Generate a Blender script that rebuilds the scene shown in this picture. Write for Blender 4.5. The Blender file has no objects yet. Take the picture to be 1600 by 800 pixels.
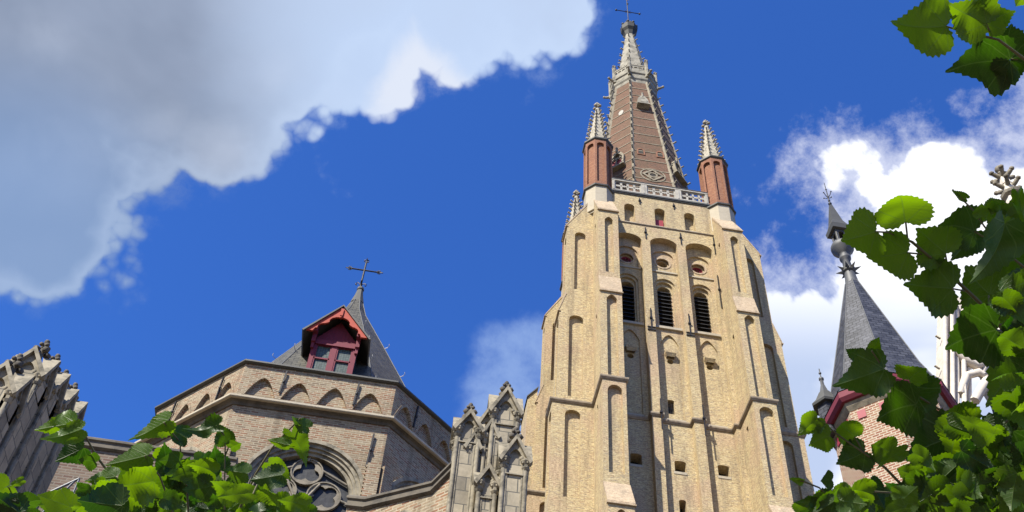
import bpy, bmesh, math, random
import numpy as np
from mathutils import Vector, Matrix, geometry, noise
R_ = math.radians
PI = math.pi
scene = bpy.context.scene
col = scene.collection
random.seed(7)

# ------------------------------------------------------------------ camera
FOC = 1700.0
CAMROT = Matrix(((0.98698, -0.15074, -0.05611), (-0.15134, -0.75221, -0.64130), (0.05447, 0.64145, -0.76523)))
CAMPOS = Vector((0, 0, 1.6))
# columns of CAMROT are the camera axes in the world
cd = bpy.data.cameras.new('camera'); cam = bpy.data.objects.new('camera', cd); col.objects.link(cam)
cd.sensor_width = 36; cd.lens = FOC / 1600 * 36; cd.clip_start = 0.05; cd.clip_end = 5000
def fixrot(m):
    q = m.to_quaternion(); q.normalize(); return q.to_matrix()
M3 = fixrot(CAMROT)
cam.matrix_world = Matrix.Translation(CAMPOS) @ M3.to_4x4()
scene.camera = cam
scene.render.resolution_x = 1024; scene.render.resolution_y = 512

# ------------------------------------------------------------------ sun and sky
SUN_EL = R_(48); SUN_DIR = Vector((-math.cos(SUN_EL) * .70, -math.cos(SUN_EL) * .714, math.sin(SUN_EL)))   # towards the sun
sd = bpy.data.lights.new('sun', 'SUN'); sd.energy = 4.9; sd.angle = R_(0.5); sd.color = (1.0, 0.945, 0.83)
sun = bpy.data.objects.new('sun', sd); col.objects.link(sun)
sun.rotation_euler = SUN_DIR.to_track_quat('Z', 'Y').to_euler()

def viewdir(px, py):
    return (M3 @ Vector((px - 800, 400 - py, -FOC))).normalized()
def pt(px, py, d):
    return CAMPOS + viewdir(px, py) * d

world = bpy.data.worlds.new('World'); scene.world = world; world.use_nodes = True
nt = world.node_tree; nt.nodes.clear()
class NT:
    def __init__(s, t): s.t = t
    def n(s, typ, **kw):
        nd = s.t.nodes.new(typ)
        for k, v in kw.items(): setattr(nd, k, v)
        return nd
    def l(s, a, b): s.t.links.new(a, b)
    def put(s, sock, v):
        if hasattr(v, 'links') or isinstance(v, bpy.types.NodeSocket): s.l(v, sock)
        else: sock.default_value = v
    def math(s, op, a, b=0.0, c=None, clamp=False):
        nd = s.n('ShaderNodeMath', operation=op); nd.use_clamp = clamp
        s.put(nd.inputs[0], a); s.put(nd.inputs[1], b)
        if c is not None: s.put(nd.inputs[2], c)
        return nd.outputs[0]
    def noise(s, vec, scale, detail=4, rough=.55, dist=0.0):
        nd = s.n('ShaderNodeTexNoise'); s.put(nd.inputs['Vector'], vec)
        nd.inputs['Scale'].default_value = scale; nd.inputs['Detail'].default_value = detail
        nd.inputs['Roughness'].default_value = rough; nd.inputs['Distortion'].default_value = dist
        return nd.outputs['Fac']
    def dot(s, vec, v):
        nd = s.n('ShaderNodeVectorMath', operation='DOT_PRODUCT'); s.put(nd.inputs[0], vec); nd.inputs[1].default_value = v
        return nd.outputs['Value']
    def mixc(s, f, a, b, blend='MIX'):
        nd = s.n('ShaderNodeMix', data_type='RGBA', blend_type=blend)
        s.put(nd.inputs[0], f)
        for i, v in ((6, a), (7, b)):
            if isinstance(v, tuple): nd.inputs[i].default_value = v if len(v) == 4 else (*v, 1)
            else: s.l(v, nd.inputs[i])
        return nd.outputs[2]
    def ss(s, x, lo, hi, a=0.0, b=1.0):
        nd = s.n('ShaderNodeMapRange', interpolation_type='SMOOTHSTEP')
        s.put(nd.inputs[0], x); nd.inputs[1].default_value = lo; nd.inputs[2].default_value = hi
        nd.inputs[3].default_value = a; nd.inputs[4].default_value = b
        return nd.outputs[0]
W = NT(nt)
tc = W.n('ShaderNodeTexCoord'); D = tc.outputs['Generated']
sky = W.n('ShaderNodeTexSky', sky_type='NISHITA'); sky.sun_disc = False
sky.sun_elevation = SUN_EL; sky.sun_rotation = math.atan2(SUN_DIR.x, SUN_DIR.y)
sky.altitude = 0; sky.air_density = 1.0; sky.dust_density = 0.3; sky.ozone_density = 3.0
skyc = W.mixc(1.0, sky.outputs[0], (.28, .585, 1.17, 1), 'MULTIPLY')
def edge(p, q):      # great circle through two directions, positive on the left of p->q as seen
    n = viewdir(*q).cross(viewdir(*p)); n.normalize(); return n
# cumulus deck in the north-west and a bright cumulus in the north-east
def billow(vec, sc):
    a = None; amp = 1.0
    for i in range(4):
        v = W.math('MULTIPLY', W.math('SUBTRACT', .5, W.math('ABSOLUTE', W.math('SUBTRACT', W.noise(vec, sc * 2 ** i, 1, .5), .5))), amp)
        a = v if a is None else W.math('ADD', a, v); amp *= .55
    return a
def bumps(vec, sc, seed):
    wd = W.n('ShaderNodeTexNoise'); wd.inputs['Scale'].default_value = sc * 1.3; wd.inputs['Detail'].default_value = 3; W.l(vec, wd.inputs['Vector'])
    ad = W.n('ShaderNodeVectorMath', operation='MULTIPLY_ADD'); W.l(wd.outputs['Color'], ad.inputs[0]); ad.inputs[1].default_value = (.35 / sc,) * 3; W.l(vec, ad.inputs[2])
    vo = W.n('ShaderNodeTexVoronoi', feature='F1'); W.l(ad.outputs[0], vo.inputs['Vector']); vo.inputs['Scale'].default_value = sc
    return W.math('SUBTRACT', .56, vo.outputs['Distance'])
n1 = W.noise(D, 9.0, 9, .55, .15); bA = bumps(D, 13.0, 0); bB = bumps(D, 34.0, 1); bC = bumps(D, 80.0, 2)
bl = W.math('ADD', bA, W.math('ADD', W.math('MULTIPLY', bB, .32), W.math('MULTIPLY', bC, .14))); n2 = W.noise(D, 3.2, 3, .5)
nz = W.math('ADD', W.math('MULTIPLY', bl, .085), W.math('ADD', W.math('MULTIPLY', W.math('SUBTRACT', n1, .5), .05), W.math('MULTIPLY', W.math('SUBTRACT', n2, .5), .04)))
sB = W.math('MAXIMUM', W.math('MINIMUM', W.dot(D, edge((120, 352), (460, 222))), W.dot(D, edge((440, 255), (545, 95)))), W.math('MINIMUM', W.dot(D, edge((480, 180), (900, 74))), W.dot(D, edge((885, 140), (925, -60))))); sA = W.dot(D, edge((110, 520), (270, 255))); sC = W.dot(D, edge((0, 478), (300, 484)))
flip = 1
sB, sA, sC = [W.math('MULTIPLY', v, flip) for v in (sB, sA, sC)]
sl = W.math('MAXIMUM', sB, W.math('MINIMUM', sA, sC))
nearL = W.ss(W.dot(D, viewdir(300, -150)), math.cos(.95), math.cos(.62))
sl = W.math('SUBTRACT', W.math('ADD', sl, nz), W.math('MULTIPLY', W.math('SUBTRACT', 1.0, nearL), .6))
mL = W.ss(sl, -.005, .013)
wisp = W.ss(W.math('ADD', sl, W.math('MULTIPLY', W.math('SUBTRACT', W.noise(D, 22, 6, .7), .5), .10)), -.016, .03, 0, .30)
mL = W.math('MAXIMUM', mL, wisp)
thick = W.ss(sl, .0, .11)
vN = W.math('ADD', W.math('MULTIPLY', W.noise(D, 5.0, 6, .55, .2), .75), W.math('MULTIPLY', bA, .35))
e1 = W.math('MULTIPLY', W.dot(D, edge((560, 165), (643, 28))), -1); e2 = W.math('MULTIPLY', W.dot(D, edge((645, 25), (750, 118))), -1)
puff = W.math('ADD', W.math('MINIMUM', e1, e2), W.math('MULTIPLY', W.math('SUBTRACT', W.noise(D, 17, 7, .6, .4), .5), .045))
puff = W.ss(puff, -.004, .022)
puff = W.math('MULTIPLY', puff, W.ss(W.dot(D, viewdir(655, 100)), math.cos(.095), math.cos(.03)))
lowl = W.ss(W.dot(D, viewdir(-20, 430)), math.cos(.21), math.cos(.04))
deep = W.ss(W.dot(D, viewdir(20, 60)), math.cos(.34), math.cos(.0))
cL = W.mixc(thick, (.38, .475, .65, 1), (.345, .40, .525, 1))
deepn = W.math('MULTIPLY', deep, W.ss(W.noise(D, 3.6, 5, .55, .3), .25, .62, .45, 1.0))
cL = W.mixc(W.math('MULTIPLY', deepn, .92), cL, (.16, .20, .285, 1))
cL = W.mixc(W.ss(vN, .38, .66, 0, .42), cL, (.46, .51, .62, 1))
br = W.ss(W.dot(D, viewdir(640, 20)), math.cos(.20), math.cos(.03))
cL = W.mixc(W.math('MULTIPLY', br, .75), cL, (.40, .50, .68, 1))
cL = W.mixc(W.math('MULTIPLY', lowl, .85), cL, (.165, .255, .44, 1))
rimL = W.math('MULTIPLY', W.math('SUBTRACT', 1.0, W.ss(sl, .004, .05)), W.ss(sl, .0, .02))
cL = W.mixc(W.math('MULTIPLY', rimL, .35), cL, (.44, .53, .69, 1))
cL = W.mixc(W.math('MULTIPLY', puff, .8), cL, (.57, .60, .675, 1))
# right-hand cumulus
sE = W.math('MULTIPLY', W.dot(D, edge((1165, 560), (1425, 125))), -flip)
sT = W.math('MULTIPLY', W.dot(D, edge((1300, 245), (1600, 228))), -flip)
nearR = W.ss(W.dot(D, viewdir(1700, 450)), math.cos(.60), math.cos(.34))
sr = W.math('SUBTRACT', W.math('MINIMUM', sE, sT), W.math('MULTIPLY', W.math('SUBTRACT', 1.0, nearR), .5))
n3 = W.noise(D, 11.0, 9, .6, .3)
sr = W.math('ADD', sr, W.math('MULTIPLY', W.math('SUBTRACT', n3, .50), .12))
sr = W.math('ADD', sr, W.math('MULTIPLY', bl, .085))
mR = W.ss(sr, -.004, .02)
wR = W.ss(W.math('ADD', sr, W.math('MULTIPLY', W.math('SUBTRACT', W.noise(D, 26, 6, .7), .5), .14)), -.045, .03, 0, .55)
mR = W.math('MAXIMUM', mR, wR)
under = W.ss(W.dot(D, edge((1180, 470), (1600, 480))), -.07, .05, 1.0, 0.0)
cR = W.mixc(W.math('MULTIPLY', W.math('MULTIPLY', under, W.ss(W.noise(D, 7, 4, .5, .5), .30, .52)), .95), (.84, .85, .89, 1), (.36, .44, .62, 1))
# thin haze cloud beside the lower tower
hz = W.ss(W.dot(D, viewdir(826, 600)), math.cos(.085), 1.0)
hz = W.ss(W.math('ADD', hz, W.math('MULTIPLY', W.math('SUBTRACT', W.noise(D, 13, 7, .6, .1), .5), 2.2)), .30, 1.15, 0, .75)
hz = W.math('MULTIPLY', hz, W.ss(W.dot(D, viewdir(826, 600)), math.cos(.10), math.cos(.05)))
hz2 = W.ss(W.dot(D, viewdir(1270, 680)), math.cos(.11), math.cos(.02), 0, .95)
hz = W.math('MAXIMUM', hz, hz2)
bgS = W.n('ShaderNodeBackground'); W.l(skyc, bgS.inputs[0]); bgS.inputs[1].default_value = 0.106
def bg(c, st=0.76):
    b = W.n('ShaderNodeBackground'); W.put(b.inputs[0], c); b.inputs[1].default_value = st; return b
def mixs(f, a, b):
    m = W.n('ShaderNodeMixShader'); W.l(f, m.inputs[0]); W.l(a.outputs[0], m.inputs[1]); W.l(b.outputs[0], m.inputs[2]); return m
x = mixs(hz, bgS, bg((.24, .35, .60, 1)))
x = mixs(mL, x, bg(cL)); x = mixs(mR, x, bg(cR))
wo = W.n('ShaderNodeOutputWorld'); W.l(x.outputs[0], wo.inputs[0])
scene.view_settings.view_transform = 'Standard'; scene.view_settings.look = 'None'
scene.view_settings.exposure = 0.9; scene.view_settings.gamma = 1; scene.view_settings.use_curve_mapping = False
scene.render.engine = 'CYCLES'
scene.cycles.max_bounces = 6

# ------------------------------------------------------------------ materials
def mat(name):
    m = bpy.data.materials.new(name); m.use_nodes = True; m.node_tree.nodes.clear()
    g = NT(m.node_tree); out = g.n('ShaderNodeOutputMaterial'); b = g.n('ShaderNodeBsdfPrincipled')
    g.l(b.outputs[0], out.inputs[0]); return m, g, b, out
def bump(g, b, h, st=.3, dist=.02):
    bp = g.n('ShaderNodeBump'); bp.inputs['Strength'].default_value = st; bp.inputs['Distance'].default_value = dist
    g.l(h, bp.inputs['Height']); g.l(bp.outputs[0], b.inputs['Normal'])
ALB = .545
def sc3(c, k=ALB): return tuple(v * k for v in c[:3])
def brick(name, cols, mortar, bw=.22, bh=.07, ms=.011, stain=(.3, .27, .2), stain_amt=.3, blotch=None, scale=.5, speck=0.0):
    m, g, b, out = mat(name)
    cols = [sc3(c) for c in cols]; mortar = sc3(mortar); stain = sc3(stain)
    if blotch: blotch = (sc3(blotch[0]), blotch[1])
    uv = g.n('ShaderNodeTexCoord').outputs['UV']; ob = g.n('ShaderNodeTexCoord').outputs['Object']
    bt = g.n('ShaderNodeTexBrick'); g.l(uv, bt.inputs['Vector']); bt.inputs['Scale'].default_value = 1
    bt.inputs['Brick Width'].default_value = bw; bt.inputs['Row Height'].default_value = bh
    bt.inputs['Mortar Size'].default_value = ms; bt.inputs['Mortar Smooth'].default_value = .2; bt.inputs['Bias'].default_value = 0
    bt.inputs['Color1'].default_value = (0, 0, 0, 1); bt.inputs['Color2'].default_value = (1, 1, 1, 1); bt.inputs['Mortar'].default_value = (.5, .5, .5, 1)
    wn = g.n('ShaderNodeTexWhiteNoise', noise_dimensions='1D'); g.l(bt.outputs['Color'], wn.inputs['W'])
    cr = g.n('ShaderNodeValToRGB'); cr.color_ramp.interpolation = 'CONSTANT'
    g.l(bt.outputs['Color'], cr.inputs[0])
    els = cr.color_ramp.elements
    while len(els) < len(cols): els.new(.5)
    for i, c in enumerate(cols): els[i].position = i / len(cols); els[i].color = (*c, 1)
    c = cr.outputs[0]
    if blotch:
        c = g.mixc(g.ss(g.noise(ob, .33, 5, .6), .45, .68, 0, blotch[1]), c, blotch[0])
    c = g.mixc(bt.outputs['Fac'], c, mortar)
    sn = g.noise(ob, scale, 6, .65, .3)
    c = g.mixc(g.ss(sn, .45, .75, 0, stain_amt), c, stain)
    fine = g.noise(ob, 9, 3, .6)
    c = g.mixc(1.0, c, g.mixc(fine, (.82, .82, .82, 1), (1.16, 1.16, 1.16, 1)), 'MULTIPLY')
    if speck:
        mp = g.n('ShaderNodeMapping'); g.l(uv, mp.inputs[0]); mp.inputs['Scale'].default_value = (1, 2.1, 1)
        sp = g.noise(mp.outputs[0], 6.5, 3, .8)
        mv = g.n('ShaderNodeMapping'); g.l(ob, mv.inputs[0]); mv.inputs['Scale'].default_value = (1.1, 1.1, .10)
        stk = g.noise(mv.outputs[0], 1.6, 5, .6, .3)
        c = g.mixc(g.ss(stk, .50, .68, 0, .55), c, sc3(stain, .8))
        k0, k1 = 1 - speck, 1 + speck
        c = g.mixc(1.0, c, g.mixc(g.ss(sp, .36, .64), (k0, k0 * .97, k0 * .94, 1), (k1, k1, k1, 1)), 'MULTIPLY')
    g.l(c, b.inputs['Base Color']); b.inputs['Roughness'].default_value = .92
    bump(g, b, g.math('SUBTRACT', g.math('MULTIPLY', fine, .5), bt.outputs['Fac']), .5, .008)
    return m
def stone(name, base, dark, joint=None, bw=.6, bh=.3, amt=.55, sc=1.6, rough=.85, bstr=.35):
    m, g, b, out = mat(name)
    base = sc3(base, .59); dark = sc3(dark, .52)
    ob = g.n('ShaderNodeTexCoord').outputs['Object']; uv = g.n('ShaderNodeTexCoord').outputs['UV']
    n = g.noise(ob, sc, 7, .65, .4); c = g.mixc(g.ss(n, .38, .72, 0, amt), base, dark)
    n2_ = g.noise(ob, 14, 4, .6)
    c = g.mixc(1.0, c, g.mixc(n2_, (.8, .8, .8, 1), (1.18, 1.18, 1.18, 1)), 'MULTIPLY')
    h = n2_
    if joint:
        bt = g.n('ShaderNodeTexBrick'); g.l(uv, bt.inputs['Vector']); bt.inputs['Scale'].default_value = 1
        bt.inputs['Brick Width'].default_value = bw; bt.inputs['Row Height'].default_value = bh; bt.inputs['Mortar Size'].default_value = .012
        bt.inputs['Color1'].default_value = (.55, .55, .56, 1); bt.inputs['Color2'].default_value = (1.3, 1.28, 1.22, 1); bt.inputs['Mortar'].default_value = (1, 1, 1, 1)
        c = g.mixc(.7, c, g.mixc(1.0, c, bt.outputs['Color'], 'MULTIPLY')); c = g.mixc(bt.outputs['Fac'], c, joint)
        h = g.math('SUBTRACT', g.math('MULTIPLY', n2_, .6), bt.outputs['Fac'])
    g.l(c, b.inputs['Base Color']); b.inputs['Roughness'].default_value = rough
    bump(g, b, h, bstr, .012); return m
def slate(name, base, light, rw=.28, rh=.16, rough=.5):
    m, g, b, out = mat(name)
    uv = g.n('ShaderNodeTexCoord').outputs['UV']; ob = g.n('ShaderNodeTexCoord').outputs['Object']
    bt = g.n('ShaderNodeTexBrick'); g.l(uv, bt.inputs['Vector']); bt.inputs['Scale'].default_value = 1
    bt.inputs['Brick Width'].default_value = rw; bt.inputs['Row Height'].default_value = rh; bt.inputs['Mortar Size'].default_value = .012
    bt.inputs['Color1'].default_value = (*base, 1); bt.inputs['Color2'].default_value = (*light, 1); bt.inputs['Mortar'].default_value = (.012, .013, .016, 1)
    c = g.mixc(g.ss(g.noise(ob, 1.4, 5, .6), .45, .7, 0, .35), bt.outputs['Color'], (*[v * 1.7 for v in light], 1))
    g.l(c, b.inputs['Base Color']); b.inputs['Roughness'].default_value = rough; b.inputs['Specular IOR Level'].default_value = .25
    bump(g, b, g.math('SUBTRACT', g.math('MULTIPLY', g.noise(ob, 12, 3), .5), bt.outputs['Fac']), .8, .02); return m
def plain(name, c, rough=.6, metal=0.0, var=.25, sc=5):
    m, g, b, out = mat(name); c = tuple(v * .8 for v in c)
    ob = g.n('ShaderNodeTexCoord').outputs['Object']; n = g.noise(ob, sc, 5, .6)
    cc = g.mixc(n, tuple(v * (1 - var) for v in c), tuple(v * (1 + var) for v in c))
    g.l(cc, b.inputs['Base Color']); b.inputs['Roughness'].default_value = rough; b.inputs['Metallic'].default_value = metal
    bump(g, b, n, .15, .01); return m
def vary(c, *f): return [tuple(v * k for v in c) for k in f]
M = {}
M['cream'] = brick('cream_brick', [(c[0] * 1.22, c[1] * 1.19, c[2] * 1.03) for c in [(.66, .53, .32), (.54, .41, .24), (.72, .60, .39), (.62, .48, .28), (.45, .32, .19), (.68, .56, .34), (.42, .34, .25), (.60, .47, .28)]],
                   (.82, .68, .43), .23, .08, .012, (.46, .36, .23), .30, ((.66, .42, .28), .75), speck=.30)
M['pinkslope'] = brick('weathering_brick', [(.76, .58, .38), (.64, .47, .30), (.82, .64, .43), (.60, .45, .31)], (.80, .64, .45), .21, .07, .012, (.42, .34, .24), .45, speck=.2)
M['shadebrick'] = brick('shade_darkened_brick', [(.26, .17, .12), (.20, .11, .08), (.29, .21, .15), (.17, .12, .09)], (.34, .28, .22), .25, .082, .016, (.12, .10, .08), .6)  # darker version of the old brick, with the wall's shade put into the colour
M['redbrick'] = brick('red_brick', [(.46, .18, .09), (.39, .14, .07), (.50, .23, .12), (.34, .13, .075)], (.46, .25, .16), .21, .07, .01, (.24, .1, .06), .4)
M['spirebrick'] = brick('spire_brick', [(.26, .115, .065), (.20, .085, .05), (.31, .155, .09), (.15, .08, .05)], (.27, .165, .105), .21, .07, .01, (.14, .12, .06), .6, scale=.25)
M['oldbrick'] = brick('old_brick', [(.43, .32, .20), (.38, .19, .10), (.48, .39, .26), (.44, .26, .15), (.43, .33, .22), (.28, .20, .13), (.45, .34, .22), (.36, .17, .095)],
                      (.60, .52, .38), .25, .082, .016, (.24, .18, .11), .55, speck=.14)
M['turretbrick'] = brick('turret_brick', [(.44, .21, .12), (.35, .12, .07), (.50, .31, .20), (.40, .16, .09)], (.74, .64, .49), .23, .085, .018, (.4, .3, .22), .25)
M['stone_cream'] = stone('pale_stone', (.66, .58, .44), (.46, .38, .27), None, amt=.5)
M['stone_white'] = stone('white_stone', (.66, .62, .54), (.30, .27, .22), None, amt=.6, sc=2.2)
M['stone_pin'] = stone('lichened_stone', (.66, .60, .48), (.16, .14, .10), None, amt=.85, sc=3.2)
M['stone_spire'] = stone('weathered_stone', (.50, .46, .37), (.13, .12, .09), None, amt=.8, sc=1.5)
M['stone_mould'] = stone('string_stone', (.52, .42, .30), (.16, .12, .09), None, amt=.65, sc=2.5)
M['stone_band'] = stone('band_stone', (.42, .36, .26), (.14, .12, .08), None, amt=.75)
M['stone_grey'] = stone('grey_pier_stone', (.52, .45, .33), (.17, .15, .11), (.09, .085, .07), .42, .36, amt=.5, sc=1.4, bstr=.5)
M['stone_greyplain'] = stone('grey_trim_stone', (.46, .40, .29), (.10, .09, .065), None, amt=.9, sc=3.5)
M['stone_bright'] = stone('bright_limestone', (.98, .88, .76), (.50, .44, .36), None, amt=.35, sc=3)
M['stone_trac'] = stone('tracery_stone', (.38, .33, .25), (.10, .09, .07), None, amt=.8, sc=3)
M['stone_dark'] = stone('soot_shade_stone', (.20, .17, .13), (.05, .045, .04), None, amt=.8, sc=2.0)
M['lead'] = plain('dark_lead', (.07, .07, .065), .6, .0)
M['leaddark'] = plain('black_lead', (.03, .03, .028), .7)
M['leadlight'] = plain('light_lead', (.10, .103, .11), .6, .2)
M['iron'] = plain('black_iron', (.018, .017, .02), .55, .3)
M['hook'] = plain('pale_metal', (.28, .28, .28), .5, .4)
M['gold'] = plain('gilded_metal', (.72, .42, .10), .35, .8)
M['slate'] = slate('grey_slate', (.05, .048, .042), (.085, .08, .066), .3, .18)
M['slateblue'] = slate('blue_slate', (.025, .027, .036), (.065, .068, .083), .26, .15, .5)
M['redpaint'] = plain('oxblood_paint', (.175, .014, .035), .75, 0, .3, 9)
M['orangepaint'] = plain('orange_red_paint', (.42, .048, .02), .7, 0, .3, 7)
M['shutter'] = plain('red_shutter', (.32, .03, .05), .6, 0, .2)
M['louvre'] = plain('black_louvre_wood', (.014, .013, .014), .7)
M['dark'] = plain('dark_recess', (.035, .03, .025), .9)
M['bark'] = plain('green_bark', (.12, .11, .05), .8, 0, .35, 30)
M['barkdark'] = plain('dark_bark', (.07, .05, .035), .85, 0, .35, 12)
M['railmetal'] = plain('grey_rail_metal', (.12, .13, .14), .5, .4)
M['ground'] = stone('cobbles', (.30, .22, .13), (.20, .15, .09), (.05, .05, .045), .16, .16, amt=.5, sc=1)
M['grass'] = plain('lawn', (.05, .09, .025), .95, 0, .4, 8)
def glass(name, c, lead=(.02, .02, .022), s=.14):
    m, g, b, out = mat(name)
    uv = g.n('ShaderNodeTexCoord').outputs['UV']
    bt = g.n('ShaderNodeTexBrick'); g.l(uv, bt.inputs['Vector']); bt.offset = 0; bt.inputs['Scale'].default_value = 1
    bt.inputs['Brick Width'].default_value = s; bt.inputs['Row Height'].default_value = s; bt.inputs['Mortar Size'].default_value = s * .07
    bt.inputs['Color1'].default_value = (*c, 1); bt.inputs['Color2'].default_value = (*[v * 1.6 for v in c], 1); bt.inputs['Mortar'].default_value = (*lead, 1)
    g.l(bt.outputs['Color'], b.inputs['Base Color']); b.inputs['Roughness'].default_value = .45; b.inputs['Specular IOR Level'].default_value = .3
    bump(g, b, g.noise(uv, 6, 3), .3, .02); return m
M['glass'] = glass('leaded_glass', (.018, .019, .021)); M['glassfine'] = glass('fine_leaded_glass', (.05, .07, .065), (.015, .015, .016), .085)
def leafmat():
    m, g, b, out = mat('leaf_green')
    uv = g.n('ShaderNodeUVMap').outputs[0]
    at = g.n('ShaderNodeAttribute', attribute_name='tone').outputs['Fac']
    sx = g.n('ShaderNodeSeparateXYZ'); g.l(uv, sx.inputs[0])
    u = sx.outputs[0]; v = g.math('ADD', sx.outputs[1], .02)
    th = g.math('ARCTAN2', u, v); r = g.math('SQRT', g.math('ADD', g.math('MULTIPLY', u, u), g.math('MULTIPLY', v, v)))
    a = g.math('ABSOLUTE', th)
    pp = g.math('PINGPONG', g.math('MULTIPLY', a, g.math('ADD', .82, g.math('MULTIPLY', g.noise(g.n('ShaderNodeTexCoord').outputs['Object'], 4, 1), .3))), .36)
    dist = g.math('MULTIPLY', pp, r)
    vein = g.math('SUBTRACT', 1.0, g.ss(dist, .006, .017))
    # side veins that branch off the ribs
    sv = g.math('PINGPONG', g.math('SUBTRACT', v, g.math('MULTIPLY', g.math('ABSOLUTE', u), .75)), .055)
    vein2 = g.math('MULTIPLY', g.math('SUBTRACT', 1.0, g.ss(sv, .002, .009)), .4)
    vein = g.math('MAXIMUM', vein, vein2)
    ob = g.n('ShaderNodeTexCoord').outputs['Object']
    nn = g.noise(ob, 45, 4, .6)
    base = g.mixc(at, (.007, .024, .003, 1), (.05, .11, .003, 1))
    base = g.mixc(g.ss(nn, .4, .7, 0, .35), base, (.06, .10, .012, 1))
    base = g.mixc(g.math('MULTIPLY', vein, .5), base, (.12, .17, .05, 1))
    sp_ = g.ss(g.noise(ob, 130, 3, .6), .66, .74, 0, .6)
    base = g.mixc(sp_, base, (.10, .075, .02, 1))
    bf = g.n('ShaderNodeNewGeometry').outputs['Backfacing']
    base2 = g.mixc(g.math('MULTIPLY', bf, .2), base, (.08, .13, .05, 1))
    g.l(base2, b.inputs['Base Color']); b.inputs['Roughness'].default_value = .42
    b.inputs['Specular IOR Level'].default_value = .35
    tr = g.n('ShaderNodeBsdfTranslucent')
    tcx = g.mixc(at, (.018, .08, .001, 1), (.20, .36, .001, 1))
    tcx = g.mixc(g.math('MULTIPLY', vein, .45), tcx, (.10, .20, .02, 1))
    g.l(tcx, tr.inputs[0])
    ms = g.n('ShaderNodeMixShader'); ms.inputs[0].default_value = .46
    g.l(b.outputs[0], ms.inputs[1]); g.l(tr.outputs[0], ms.inputs[2]); g.l(ms.outputs[0], out.inputs[0])
    bump(g, b, g.math('ADD', g.math('MULTIPLY', vein, -1.0), g.math('MULTIPLY', nn, .5)), .5, .003)
    return m
M['leaf'] = leafmat()
M['leafyoung'] = M['leaf']

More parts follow.
